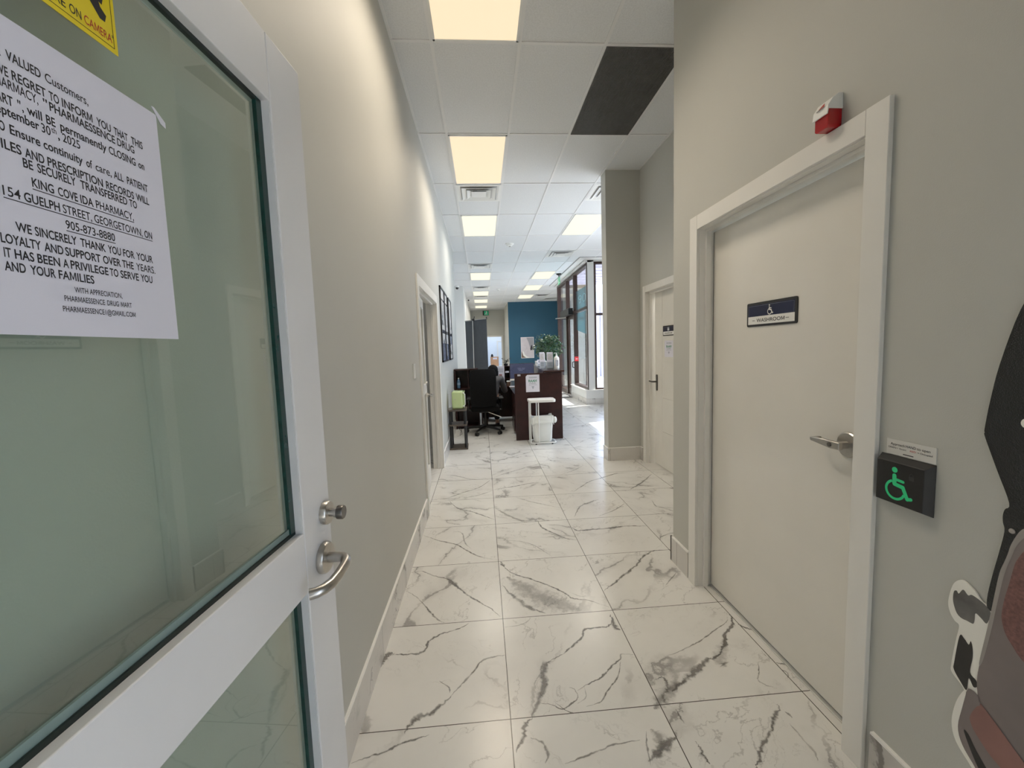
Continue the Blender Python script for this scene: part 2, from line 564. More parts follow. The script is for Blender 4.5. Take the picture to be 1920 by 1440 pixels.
# ------------------------------------------------------------------ room shell
H = 3.599
XL = -0.545                       # corridor left wall
XR = 1.25                         # corridor right wall
FX = 3.70                         # street facade
B = MB().mat(M_floor); B.box(-3.2, FX, -2.2, 27.0, -.08, 0.0)
B.mat(M_vein)
VEINS = [
    (0.014, 0.8, [(-0.127,2.122),(-0.188,2.078),(-0.265,2.053),(-0.331,2.005),(-0.331,1.967),(-0.357,1.926),(-0.43,1.927),(-0.493,1.932),(-0.526,1.917)]),
    (0.034, 0.95, [(-0.485,1.941),(-0.524,1.931),(-0.537,1.898),(-0.536,1.851)]),
    (0.01, 0.7, [(0.057,1.865),(0.01,1.863),(-0.057,1.843),(-0.092,1.788),(-0.147,1.714),(-0.19,1.656)]),
    (0.03, 0.8, [(-0.19,1.656),(-0.227,1.612),(-0.263,1.581),(-0.305,1.57),(-0.335,1.545),(-0.357,1.501)]),
    (0.006, 0.6, [(-0.196,1.674),(-0.203,1.703),(-0.249,1.743)]),
    (0.01, 0.7, [(-0.26,1.486),(-0.307,1.473),(-0.369,1.458),(-0.419,1.434),(-0.478,1.42),(-0.53,1.402)]),
    (0.014, 0.8, [(0.658,2.081),(0.619,2.016),(0.581,2.003),(0.482,1.998),(0.452,1.945),(0.395,1.891),(0.331,1.84),(0.268,1.806)]),
    (0.034, 0.75, [(0.268,1.806),(0.232,1.771),(0.219,1.686),(0.195,1.62),(0.165,1.57),(0.145,1.517)]),
    (0.018, 0.7, [(0.145,1.517),(0.112,1.488),(0.102,1.435),(0.069,1.38)]),
    (0.032, 0.9, [(0.649,2.101),(0.641,2.004),(0.662,1.972)]),
    (0.006, 0.8, [(0.189,1.578),(0.232,1.568),(0.272,1.543),(0.317,1.564),(0.347,1.592),(0.342,1.632),(0.321,1.645)]),
    (0.009, 0.85, [(0.354,1.625),(0.408,1.653),(0.463,1.676),(0.5,1.703),(0.543,1.742),(0.597,1.782),(0.611,1.808),(0.666,1.799)]),
    (0.006, 0.7, [(0.591,1.763),(0.545,1.673),(0.482,1.611),(0.439,1.561),(0.371,1.543)]),
    (0.005, 0.7, [(0.387,1.644),(0.382,1.589),(0.339,1.562)]),
    (0.005, 0.8, [(0.251,1.571),(0.295,1.526),(0.32,1.518)]),
    (0.006, 0.55, [(0.063,2.065),(0.144,2.072),(0.194,2.101),(0.208,2.126)]),
    (0.012, 0.75, [(0.062,2.729),(0.096,2.668),(0.148,2.58),(0.253,2.503),(0.351,2.418),(0.441,2.328),(0.474,2.27),(0.562,2.238),(0.66,2.166)]),
    (0.03, 0.9, [(0.07,2.742),(0.096,2.668)]),
    (0.028, 0.6, [(0.071,2.454),(0.129,2.334),(0.207,2.221),(0.296,2.153)]),
    (0.15, 0.36, [(0.104,2.547),(0.237,2.364),(0.373,2.241),(0.503,2.156)]),
    (0.013, 0.75, [(-0.532,2.682),(-0.454,2.685),(-0.375,2.622),(-0.279,2.572),(-0.241,2.518),(-0.204,2.465),(-0.161,2.403),(-0.088,2.319),(-0.002,2.227),(0.044,2.155)]),
    (0.035, 0.7, [(-0.286,2.573),(-0.241,2.518),(-0.204,2.461)]),
    (0.01, 0.7, [(-0.514,2.459),(-0.452,2.396),(-0.396,2.315),(-0.342,2.23),(-0.299,2.169),(-0.261,2.138)]),
    (0.011, 0.75, [(-0.542,3.246),(-0.401,3.132),(-0.253,3.04),(-0.159,2.927),(-0.08,2.837),(0.056,2.767)]),
    (0.01, 0.5, [(-0.293,3.269),(-0.222,3.239),(-0.189,3.066),(-0.137,2.956)]),
    (0.007, 0.55, [(0.085,3.071),(0.232,3.025),(0.337,2.941),(0.437,2.767)]),
    (0.018, 0.8, [(0.42,3.374),(0.438,3.244),(0.509,3.134),(0.591,3.028),(0.665,2.982)]),
    (0.028, 0.85, [(0.682,3.208),(0.711,3.144),(0.818,3.148),(0.959,3.148),(1.108,3.166),(1.282,3.149)]),
    (0.02, 0.75, [(1.245,2.75),(1.164,2.745),(1.054,2.669),(0.993,2.59),(0.863,2.474),(0.765,2.389),(0.682,2.319)]),
    (0.008, 0.6, [(1.198,2.456),(1.067,2.327)]),
    (0.011, 0.7, [(0.285,3.961),(0.409,3.825),(0.539,3.722),(0.681,3.611)]),
    (0.035, 0.45, [(0.082,3.688),(0.164,3.551),(0.268,3.42),(0.375,3.381)]),
    (0.013, 0.75, [(-0.385,3.98),(-0.288,3.772),(-0.165,3.675),(-0.047,3.559),(0.055,3.451)]),
    (0.012, 0.75, [(-0.544,4.849),(-0.373,4.776),(-0.192,4.623),(-0.044,4.574)]),
    (0.012, 0.7, [(-0.567,4.009),(-0.412,4.043),(-0.268,4.175),(-0.091,4.312),(0.054,4.581)]),
    (0.012, 0.75, [(0.08,4.631),(0.211,4.756),(0.403,4.897),(0.608,5.047),(0.899,5.141)]),
    (0.01, 0.6, [(-0.26,4.019),(-0.089,4.083),(0.044,4.188)]),
    (0.016, 0.75, [(0.068,4.217),(0.277,4.284),(0.472,4.358),(0.653,4.378)]),
    (0.012, 0.6, [(1.277,3.644),(1.128,3.502),(0.959,3.393)]),
    (0.017, 0.75, [(0.873,4.019),(1.099,4.287),(1.277,4.406),(1.489,4.528),(1.658,4.539)]),
    (0.018, 0.6, [(0.747,3.416),(0.844,3.622),(0.948,3.712),(1.07,3.777)]),
    (0.02, 0.7, [(1.874,4.443),(1.66,4.191),(1.46,3.999)]),
    (0.012, 0.65, [(1.548,3.672),(1.541,3.513),(1.67,3.468)]),
    (0.012, 0.7, [(1.292,2.929),(1.388,2.989),(1.461,2.997)]),
    (0.012, 0.55, [(1.214,4.934),(1.034,4.738),(0.852,4.601)]),
    (0.018, 0.9, [(1.283,2.025),(1.28,1.989),(1.23,1.924),(1.172,1.878),(1.136,1.819),(1.099,1.787),(1.056,1.746)]),
    (0.03, 0.8, [(1.071,1.755),(0.992,1.725),(0.94,1.693),(0.867,1.65),(0.818,1.616),(0.751,1.577)]),
    (0.06, 0.3, [(1.165,1.866),(1.052,1.724),(1.059,1.68)]),
    (0.06, 0.5, [(0.83,1.624),(0.747,1.586),(0.687,1.539),(0.641,1.502)]),
    (0.006, 0.6, [(1.261,2.006),(1.231,1.966),(1.138,1.915),(1.026,1.85),(0.968,1.826),(0.878,1.789),(0.818,1.773)]),
    (0.012, 0.8, [(1.282,1.946),(1.301,1.916),(1.332,1.892)]),
    (0.008, 0.5, [(1.274,1.755),(1.276,1.72)]),
    (0.007, 0.65, [(1.211,1.684),(1.18,1.635),(1.147,1.594),(1.162,1.564),(1.186,1.552)]),
    (0.01, 0.8, [(1.29,1.675),(1.314,1.667),(1.34,1.656)]),
    (0.007, 0.6, [(1.284,1.639),(1.3,1.617),(1.282,1.589)]),
    (0.017, 0.75, [(1.145,1.472),(1.132,1.449),(1.092,1.421),(1.062,1.386),(1.013,1.347),(0.955,1.305),(0.919,1.263),(0.89,1.241)]),
    (0.008, 0.7, [(1.147,1.435),(1.156,1.422),(1.154,1.406)]),
    (0.014, 0.75, [(0.734,1.355),(0.739,1.327),(0.738,1.301),(0.743,1.269)]),
    (0.007, 0.6, [(0.726,1.492),(0.728,1.452),(0.73,1.428)]),
    (0.008, 0.4, [(1.128,1.386),(1.13,1.328),(1.133,1.273),(1.12,1.242)]),
    (0.016, 0.8, [(0.711,1.647),(0.739,1.654),(0.751,1.628),(0.736,1.587),(0.706,1.563),(0.698,1.529)]),
    (0.008, 0.6, [(0.571,1.412),(0.548,1.346),(0.535,1.285)]),
    (0.08, 0.4, [(0.591,1.419),(0.613,1.356),(0.566,1.305)]),
    (0.03, 0.7, [(0.676,1.383),(0.61,1.348),(0.533,1.3)]),
    (0.012, 0.6, [(0.127,1.432),(0.165,1.411),(0.182,1.368),(0.168,1.33)]),
    (0.009, 0.6, [(0.534,1.381),(0.441,1.374),(0.371,1.356),(0.31,1.339),(0.237,1.323)]),
    (0.006, 0.4, [(0.572,2.279),(0.522,2.285),(0.468,2.335)]),
]


def crom(pts, n=6):
    P = [Vector((p[0], p[1])) for p in pts]
    P = [P[0] * 2 - P[1]] + P + [P[-1] * 2 - P[-2]]
    out = []
    for i in range(1, len(P) - 2):
        for k in range(n):
            t = k / n
            a, b, c, d = P[i - 1:i + 3]
            out.append(.5 * ((2 * b) + (c - a) * t + (2 * a - 5 * b + 4 * c - d) * t * t + (3 * b - a - 3 * c + d) * t ** 3))
    out.append(P[-2])
    return out


uvl = B.b.loops.layers.uv.new('UVMap')
random.seed(5)
for iv, (vw, vs_, pts) in enumerate(VEINS):
    C_ = crom(pts)
    n = len(C_); prev = None
    acc = 0.0; wob = 0.0
    for i, p in enumerate(C_):
        t = (C_[min(n - 1, i + 1)] - C_[max(0, i - 1)]).normalized(); nn = Vector((-t.y, t.x))
        if 0 < i < n - 1:
            p = p + nn * random.uniform(-.25, .25) * min(vw, .02)
            acc += (p - C_[i - 1]).length
        wob = .7 * wob + random.uniform(-.3, .3)
        e = min(1.0, 3.0 * min(i, n - 1 - i) / n + .12)
        hw = vw * (.75 + .5 * wob) * e + .0006
        z = .0003 + .000012 * (iv % 40)
        cur = (B.v((p.x - nn.x * hw, p.y - nn.y * hw, z)), B.v((p.x + nn.x * hw, p.y + nn.y * hw, z)), acc)
        if prev:
            f = B.f([prev[0], cur[0], cur[1], prev[1]])
            if f:
                for lp, uv in zip(f.loops, ((0, vs_), (0, vs_), (1, vs_), (1, vs_))):
                    lp[uvl].uv = uv
        prev = cur
struct(B.build('floor'), 'white marble tile floor with grey veins')
B = MB(); B.box(-3.2, FX + .05, -.4, 27.0, H, H + .15)
ceil_o = struct(B.build('ceiling', M_tile), 'white suspended ceiling of rectangular tiles')
CX0, CY0 = -0.2654, 3.0337
B = MB()
XS = [CX0 + .61 * k for k in range(-5, 7)]
YS = [CY0 + 1.22 * k for k in range(-3, 17)]
for x in XS:
    B.box(x - .012, x + .012, -.3, 26.5, H - .006, H + .01)
for y in YS:
    B.box(-3.1, FX, y - .012, y + .012, H - .0062, H + .01)
# edge angles along the walls
for x0, x1, y0, y1 in ((XL, XL + .02, .1, 9.04), (XR - .02, XR, .1, 2.6), (1.98, 2.0, 2.62, 5.06), (1.25, 2.0, 2.615, 2.63), (1.57, 2.0, 5.05, 5.07),
                       (1.26, 3.7, 18.91, 18.93), (-.55, 1.25, 22.48, 22.5), (1.22, 1.25, 18.93, 22.5)):
    B.box(x0, x1, y0, y1, H - .004, H + .01)
struct(B.build('ceiling_grid', M_grid, ceil_o))


def wall(name, m, *boxes, label=None):
    B = MB()
    for b in boxes:
        B.box(*b)
    return struct(B.build(name, m), label)


DL0, DL1 = 3.70, 5.13             # left doorway
wall('wall_left', M_wall, (XL - .12, XL, .05, DL0, 0, H), (XL - .12, XL, DL1, 9.05, 0, H), (XL - .12, XL, DL0, DL1, 2.06, H),
     label='long pale wall along the left of the corridor')
wall('wall_front', M_wall, (-1.4, -.50, -.07, .05, 0, H), (1.25, 3.8, -.07, .05, 0, H), (-.50, 1.25, -.07, .05, 2.25, H))
DR0, DR1 = 1.262, 2.318           # washroom doorway in the right wall
wall('wall_right', M_wall, (XR, XR + .14, .05, DR0, 0, H), (XR, XR + .14, DR1, 2.61, 0, H), (XR, XR + .14, DR0, DR1, 2.115, H),
     (XR + .14, FX, 2.49, 2.61, 0, H), label='pale wall on the right with the near washroom door')
RD0, RD1 = 3.85, 4.90             # second washroom door in the recess
wall('wall_recess', M_wall, (2.0, 2.14, 2.61, RD0, 0, H), (2.0, 2.14, RD1, 5.07, 0, H), (2.0, 2.14, RD0, RD1, 2.105, H),
     label='pale wall of the side recess with the second washroom door')
wall('wall_pillar', M_wall, (1.57, FX, 5.07, 5.25, 0, H), label='grey end wall standing out past the recess')
wall('wall_niche', M_wallw, (-2.6, -2.5, 9.0, 14.1, 0, H), (-2.5, XL - .12, 8.95, 9.05, 0, H), label='white wall of the side niche')
wall('wall_left_far', M_wallw, (-2.5, -.553, 14.0, 14.2, 0, H), (-.653, -.553, 14.2, 22.5, 0, H), label='white wall past the side niche')
FD0, FD1 = .30, 1.08
wall('wall_back', M_wall, (-.66, FD0, 22.5, 22.62, 0, H), (FD1, 1.37, 22.5, 22.62, 0, H), (FD0, FD1, 22.5, 22.62, 2.15, H), label='grey wall at the far end of the corridor')
wall('wall_side_far', M_wall, (1.25, 1.37, 18.94, 22.5, 0, H), label='pale side wall beyond the blue wall')
wall('wall_facade', M_wallw, (FX, FX + .12, 14.25, 19.05, 0, H), label='white facade wall beyond the street entrance')
wall('wall_blue', M_blue, (1.255, 3.75, 18.93, 19.05, 0, H), label='blue feature wall behind the plant')
wall('wall_added_blocker', M_wallw, (-1.5, -1.4, -2.2, .05, 0, 2.7), (-1.4, 1.5, -2.2, -2.1, 0, 2.7), (1.4, 1.5, -2.1, -1.6, 0, 2.7), (1.4, 1.5, -.75, -.07, 0, 2.7),
     (1.4, 1.5, -1.6, -.75, 2.2, 2.7), (-1.4, 1.4, -2.1, -.07, 2.6, 2.7))  # unseen walls added to block light from behind and steer daylight left
# rooms behind the doors (seen only through gaps)
wall('wall_washroom', M_wallw, (3.65, FX, .05, 5.1, 0, H))
wall('wall_office', M_wallw, (-2.4, -2.3, 2.6, 6.4, 0, H), (-2.3, XL - .12, 2.6, 2.7, 0, H), (-2.3, XL - .12, 6.3, 6.4, 0, H))
M_farwall = mat('far room paint', (0.70, 0.76, 0.84), .6, var=.01)
wall('wall_far_room', M_farwall, (-.8, 2.5, 26.0, 26.1, 0, H), (-.8, -.7, 22.62, 26.0, 0, H), (2.4, 2.5, 22.62, 26.0, 0, H))


def lamp_in(name, loc, watts, size, col=(1, .95, .88)):
    l = bpy.data.lights.new(name, 'AREA'); l.energy = watts; l.size = size; l.color = col
    o = bpy.data.objects.new(name, l); COL.objects.link(o); o.location = loc
    return o


lamp_in('washroom_lamp', (2.5, 1.4, 3.5), 60, .8, (.9, .96, 1.0))
lamp_in('second_washroom_lamp', (2.9, 4.2, 3.5), 50, .8)
lamp_in('office_lamp', (-1.5, 4.6, 3.5), 6, .8)
lamp_in('far_room_lamp', (.8, 24.3, 3.5), 45, 1.2, (.9, .95, 1.0))

# baseboards
BZ = .163


def baseboard(name, *segs, strip=True):
    B = MB().mat(M_base)
    for x0, x1, y0, y1 in segs:
        B.box(x0, x1, y0, y1, 0, BZ)
    B.mat(M_strip)
    if strip:
        for x0, x1, y0, y1 in segs:
            B.box(x0, x1, y0, y1, BZ, BZ + .007)
    return struct(B.build(name))


baseboard('baseboard_left', (XL, XL + .011, .3, 3.60), (XL, XL + .011, 5.24, 9.05))
baseboard('baseboard_right', (XR - .013, XR, .06, 1.172), (XR - .013, XR, 2.388, 2.623), (XR - .013, 1.99, 2.61, 2.623))
baseboard('baseboard_recess', (1.987, 2.0, 4.99, 5.07), (1.987, 2.0, 2.62, 3.75))
baseboard('baseboard_pillar', (1.557, 1.987, 5.057, 5.07), (1.557, 1.57, 5.07, 5.25))
baseboard('baseboard_back', (-.553, -.54, 14.0, 22.5), (1.237, 1.25, 18.93, 22.5), (1.25, 3.7, 18.917, 18.93), strip=False)

# door casings
def casing(name, lab, fr, a0, a1, top, cw, thick, jamb):
    """fr: frame whose local x runs along the wall, z out of it; opening a0..a1; jamb = depth behind the wall face"""
    B = MB(fr)
    B.box(a0 - cw, a0 - .0005, 0, top + cw, 0, thick)
    B.box(a1 + .0005, a1 + cw, 0, top + cw, 0, thick)
    B.box(a0, a1, top, top + cw, 0, thick - .001)
    o = B.build(name, M_trim, bevel=.0015, seg=1)
    struct(o, lab)
    J = MB(fr)
    J.box(a0 - .02, a0 - .002, 0, top + .015, -jamb, -.0005)
    J.box(a1 + .002, a1 + .02, 0, top + .015, -jamb, -.0005)
    J.box(a0 - .002, a1 + .002, top - .002, top + .016, -jamb, -.0005)
    # stops
    J.box(a0 - .002, a0 + .013, 0, top - .002, -.062, -.035)
    J.box(a1 - .013, a1 + .002, 0, top - .002, -.062, -.035)
    J.box(a0 + .013, a1 - .013, top - .017, top - .002, -.062, -.035)
    J.build('jamb', M_trim, o, bevel=.001, seg=1)
    return o


FRR = frame((XR, 0, 0), (0, -1, 0), (-1, 0, 0))      # right wall: local x = -y
casing('trim_1', 'white casing round the near washroom door', FRR, -2.296, -1.274, 2.112, .078, .016, .14)
FRC = frame((2.0, 0, 0), (0, -1, 0), (-1, 0, 0))
casing('trim_2', 'white casing round the second washroom door in the recess', FRC, -4.886, -3.87, 2.10, .075, .016, .14)
FRL = frame((XL, 0, 0), (0, 1, 0), (1, 0, 0))        # left wall: local x = y
casing('trim_3', 'white casing round the office doorway on the left', FRL, 3.715, 5.125, 2.055, .095, .016, .12)
FRB = frame((0, 22.5, 0), (1, 0, 0), (0, -1, 0))
B = MB(FRB)
B.box(FD0 - .08, FD0, 0, 2.22, 0, .02); B.box(FD1, FD1 + .08, 0, 2.22, 0, .02); B.box(FD0, FD1, 2.14, 2.22, 0, .02)
struct(B.build('trim_4', M_trim), 'white casing round the doorway in the far wall')

# ------------------------------------------------------------------ door_1: glazed entrance door, open against the left wall
E0 = Vector((-.402, 1.045, 0)); DA = R(85.6)
DD = Vector((math.cos(DA), math.sin(DA), 0)); DN = Vector((math.sin(DA), -math.cos(DA), 0))
FRD = frame(E0, DD, DN)           # local x = -u (u measured from the free edge towards the hinge)
DW = .945; DT = .045
d1 = struct(bpy.data.objects.new('door_1', None)); COL.objects.link(d1); d1.location = E0; ORG['door_1'] = tuple(E0)
d1['label'] = 'white metal framed glass door swung open on the left'
B = MB(FRD); B.box(-.1275, 0, .012, 2.13, -DT, 0)
B.build('stile', M_alu, d1, bevel=.002)
B = MB(FRD); B.box(-DW, -DW + .1275, .012, 2.13, -DT, 0)
B.build('stile', M_alu, d1, bevel=.002)
for nm, z0, z1 in (('top_rail', 1.996, 2.13), ('middle_rail', .942, 1.080), ('bottom_rail', .012, .22)):
    B = MB(FRD); B.box(-DW + .1285, -.1285, z0, z1, -DT, -.0004)
    B.build(nm, M_alu, d1, bevel=.002)
for z0, z1 in ((1.080, 1.996), (.22, .942)):
    B = MB(FRD)
    B.quad((-DW + .128, z0, -.026), (-.128, z0, -.026), (-.128, z1, -.026), (-DW + .128, z1, -.026))
    g = B.build('glass_pane', M_glassd, d1)
    B = MB(FRD).mat(M_gasket)
    x0, x1 = -DW + .1285, -.1285
    t = .007
    for wz0, wz1, mm in ((-.026, -.018, M_gasket),):
        B.box(x0, x0 + t, z0, z1, wz0, wz1); B.box(x0, x1, z0, z0 + t, wz0, wz1); B.box(x0, x1, z1 - t, z1, wz0, wz1)
    B.mat(M_glasse)
    B.box(x1 - .020, x1, z0, z1, -.026, -.018)
    B.mat(M_beadrefl); B.box(x0, x1 - .020, z0 + t, z0 + t + .012, -.026, -.022)  # painted strip for the bead's reflection in the glass
    B.mat(M_alu)
    for s in (0,):
        B.box(x1 - .0025, x1, z0, z1, -.018, -.002); B.box(x0, x0 + .0025, z0, z1, -.018, -.002)
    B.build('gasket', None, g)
# lock thumb turn and lever
B = MB(FRD).mat(M_steel)
B.lathe([(.0285, 0), (.0285, .011), (.026, .014), (.012, .0142)], (-.030, 1.088, 0), 32)
B.lathe([(.010, .013), (.010, .026), (.0125, .027), (.0125, .034)], (-.030, 1.088, 0), 20)
lk = B.build('thumb_turn', None, d1, smooth=True)
B = MB(FRD); B.lathe([(.0165, .034), (.0170, .036), (.0170, .047), (.0155, .049)], (-.030, 1.088, 0), 20)
B.build('turn_knob', M_dsteel, lk, smooth=True)
B = MB(FRD)
B.lathe([(.037, 0), (.037, .010), (.034, .014), (.016, .0142)], (-.052, .984, 0), 36)
lv = B.build('lever_rose', M_steel, d1, smooth=True)
B = MB(FRD)
B.tube([(-.052, .984, .012), (-.052, .984, .040), (-.0535, .984, .050), (-.058, .983, .058), (-.068, .982, .0635), (-.085, .980, .066), (-.120, .976, .066), (-.148, .973, .0625), (-.165, .971, .054), (-.176, .970, .043), (-.182, .969, .030)], .0118, 16)
B.build('lever', M_steel, lv, smooth=True)

# notice taped on the glass
PO = .0008
Dz = -.0255
FRN = frame(E0 + DN * (Dz), DD, DN)
px0, px1, pz0, pz1 = -.795, -.3895, 1.507, 1.829
t = thing('paper_notice', 'large white printed closing notice taped to the glass of the open door', 'notice', FRN @ Vector((-.6, pz0, 0)))
B = MB(FRN); B.box(px0, px1, pz0, pz1, .0003, PO)
B.build('sheet', M_paper, t)
B = MB(FRN)
zt = PO + .0003
WORDS = [
    (1.7895, [('TO', 0.606, 0.595), ('OUR', 0.591, 0.574)]),
    (1.7895, [('VALUED', 0.57, 0.539), ('Customers,', 0.535, 0.489)]),
    (1.7715, [('WE', 0.581, 0.57), ('REGRET', 0.567, 0.536), ('TO', 0.533, 0.523), ('INFORM', 0.52, 0.486), ('YOU', 0.481, 0.463), ('THAT', 0.459, 0.44), ('THIS', 0.435, 0.418)]),
    (1.7595, [('PHARMACY,', 0.586, 0.545), ('“', 0.54, 0.536), ('PHARMAESSENCE', 0.534, 0.459), ('DRUG', 0.456, 0.432)]),
    (1.7435, [('MART', 0.589, 0.569), ('“,', 0.565, 0.56), ('will', 0.557, 0.543), ('BE', 0.539, 0.53), ('permanently', 0.525, 0.472), ('CLOSING', 0.469, 0.432), ('on', 0.428, 0.419)]),
    (1.7315, [('September', 0.589, 0.547), ('30', 0.545, 0.536), ('th', 0.535, 0.53), (',', 0.529, 0.527), ('2025', 0.524, 0.505)]),
    (1.7145, [('TO', 0.588, 0.579), ('Ensure', 0.575, 0.548), ('continuity', 0.545, 0.504), ('of', 0.5, 0.493), ('care,', 0.489, 0.469), ('ALL', 0.466, 0.453), ('PATIENT', 0.448, 0.417)]),
    (1.697, [('FILES', 0.589, 0.567), ('AND', 0.564, 0.546), ('PRESCRIPTION', 0.543, 0.482), ('RECORDS', 0.478, 0.44), ('WILL', 0.437, 0.417)]),
    (1.6855, [('BE', 0.567, 0.558), ('SECURELY', 0.554, 0.515), ('TRANSFERRED', 0.51, 0.451), ('TO', 0.448, 0.437)]),
    (1.668, [('KING', 0.561, 0.54), ('COVE', 0.536, 0.515), ('IDA', 0.512, 0.497), ('PHARMACY,', 0.494, 0.444)]),
    (1.65, [('154', 0.588, 0.573), ('GUELPH', 0.57, 0.536), ('STREET,', 0.533, 0.501), ('GEORGETOWN,', 0.498, 0.433), ('ON', 0.43, 0.418)]),
    (1.633, [('905-873-8880', 0.532, 0.474)]),
    (1.6165, [('WE', 0.581, 0.567), ('SINCERELY', 0.564, 0.522), ('THANK', 0.518, 0.488), ('YOU', 0.485, 0.468), ('FOR', 0.465, 0.449), ('YOUR', 0.446, 0.421)]),
    (1.602, [('LOYALTY', 0.595, 0.56), ('AND', 0.557, 0.538), ('SUPPORT', 0.536, 0.496), ('OVER', 0.493, 0.47), ('THE', 0.468, 0.452), ('YEARS.', 0.448, 0.419)]),
    (1.588, [('IT', 0.594, 0.588), ('HAS', 0.585, 0.568), ('BEEN', 0.565, 0.543), ('A', 0.54, 0.534), ('PRIVILEGE', 0.532, 0.488), ('TO', 0.486, 0.475), ('SERVE', 0.472, 0.446), ('YOU', 0.443, 0.425)]),
    (1.5745, [('AND', 0.595, 0.577), ('YOUR', 0.573, 0.549), ('FAMILIES', 0.546, 0.507)]),
    (1.5595, [('WITH', 0.531, 0.516), ('APPRECIATION,', 0.514, 0.473)]),
    (1.5485, [('PHARMAESSENCE', 0.543, 0.497), ('DRUG', 0.494, 0.479), ('MART', 0.476, 0.461)]),
    (1.5365, [('PHARMAESSENCE1@GMAIL.COM', 0.546, 0.457)]),
]
for i, (zb, ws) in enumerate(WORDS):
    cap = .0094 if i < 16 else .0062
    zb = zb - cap * .52 + .0015
    for wd, u0, u1 in ws:
        if wd == 'th':
            B.text(wd, -u0, zb + .0045, zt, .0062, width=u0 - u1)
        elif wd == '“':
            B.text('"', -u0, zb, zt, cap, width=u0 - u1)
        elif wd == '“,':
            B.text('",', -u0, zb, zt, cap, width=u0 - u1)
        else:
            B.text(wd, -u0, zb, zt, cap, width=u0 - u1, bold=.018 if i < 16 and wd.isalpha() else .008)
    if i in (9, 10, 11):
        B.box(-ws[0][1], -ws[-1][2], zb - .0030, zb - .0021, zt - .0001, zt)
B.build('lettering', M_ink, t)
B = MB(FRN).mat(M_paper)
B.prism([(-.396, 1.838), (-.392, 1.8385), (-.374, 1.826), (-.374, 1.818), (-.382, 1.821)], .0002, .0010)
B.build('tape', mat('clear tape', (.72, .74, .72), .25), t)
# camera warning sticker
t = thing('warning_sticker', 'yellow camera warning sticker at the top of the door glass', 'sticker', FRN @ Vector((-.55, 1.874, 0)))
B = MB(FRN); B.box(-.66, -.440, 1.8745, 2.0, .0003, .0007)
B.build('sheet', M_yel, t)
B = MB(FRN).mat(M_ink)
zt = .0010
for x0, x1, y0, y1 in ((-.655, -.4445, 1.8805, 1.8812), (-.4452, -.4445, 1.8805, 1.994)):
    B.box(x0, x1, y0, y1, zt - .0001, zt)
B.text("ON", -.4985, 1.8858, zt, .0098, width=.0135)
B.text("YOU'RE", -.5025, 1.8858, zt, .0098, width=.040, align='r')
B.text("SMILE", -.547, 1.8858, zt, .0098, width=.032, align='r')
B.text("*", -.4447, 1.889, zt, .0075, width=.0025, align='r')
# camera pictogram
B.flat([(-.474, 1.921), (-.461, 1.906), (-.4545, 1.906), (-.452, 1.915), (-.459, 1.921), (-.462, 1.931)], zt)
B.flat([(-.480, 1.937), (-.470, 1.9285), (-.4565, 1.925), (-.4545, 1.933), (-.462, 1.947), (-.476, 1.951)], zt)
B.flat([(-.520, 1.962), (-.470, 1.953), (-.456, 1.942), (-.452, 1.972), (-.52, 1.985)], zt)
B.mat(M_inkred)
B.text("CAMERA", -.4472, 1.8858, zt, .0098, width=.0345, align='r')
B.build('lettering', None, t)

# ------------------------------------------------------------------ door_2: near washroom door
FRW = frame((1.335, 0, 0), (0, -1, 0), (-1, 0, 0))
B = MB(FRW); B.box(-2.294, -1.277, .016, 2.094, -.04, 0)
d2 = struct(B.build('door_2', M_door, origin=(1.335, 1.8, 0)), 'near white washroom door with steel lever')
B = MB(FRW); B.box(-2.2945, -2.2925, .02, 2.094, .0, .0006)
B.build('gap_shade', M_void, d2)  # black strip laid on the leaf as the gap's shade
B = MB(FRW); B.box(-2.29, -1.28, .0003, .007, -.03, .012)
B.build('light_leak_strip', mat('leak light strip', (.80, .80, .78), .25, .6), d2)  # pale metal strip added in place of light leaking under the door
B = MB(FRW)
B.lathe([(.047, 0), (.047, .006), (.043, .010), (.02, .0105)], (-1.392, 1.083, 0), 32)
ro = B.build('lever_rose', M_steel, d2, smooth=True)
B = MB(FRW)
B.tube([(-1.392, 1.083, .008), (-1.392, 1.083, .048)], .0135, 16)
B.prism([(-1.372, 1.070), (-1.41, 1.068), (-1.50, 1.079), (-1.505, 1.083), (-1.505, 1.094), (-1.44, 1.098), (-1.372, 1.097)], .044, .060)
B.box(-1.505, -1.492, 1.080, 1.095, .020, .046)
lev2 = B.build('lever', M_steel, ro, smooth=True, bevel=.003)
B = MB(FRW)
B.lathe([(.0085, .058), (.0085, .0625), (.006, .063)], (-1.412, 1.083, 0), 20)
B.build('keyhole', M_dsteel, ro)


def capsule(p, q, r, n=6):
    p = Vector((p[0], p[1])); q = Vector((q[0], q[1])); d = (q - p).normalized(); nn = Vector((-d.y, d.x))
    out = []
    for k in range(n + 1):
        a = -PI / 2 + PI * k / n
        out.append(q + (d * math.cos(a) + nn * math.sin(a)) * r)
    for k in range(n + 1):
        a = PI / 2 + PI * k / n
        out.append(p + (d * math.cos(a) + nn * math.sin(a)) * r)
    return [(v.x, v.y) for v in out]


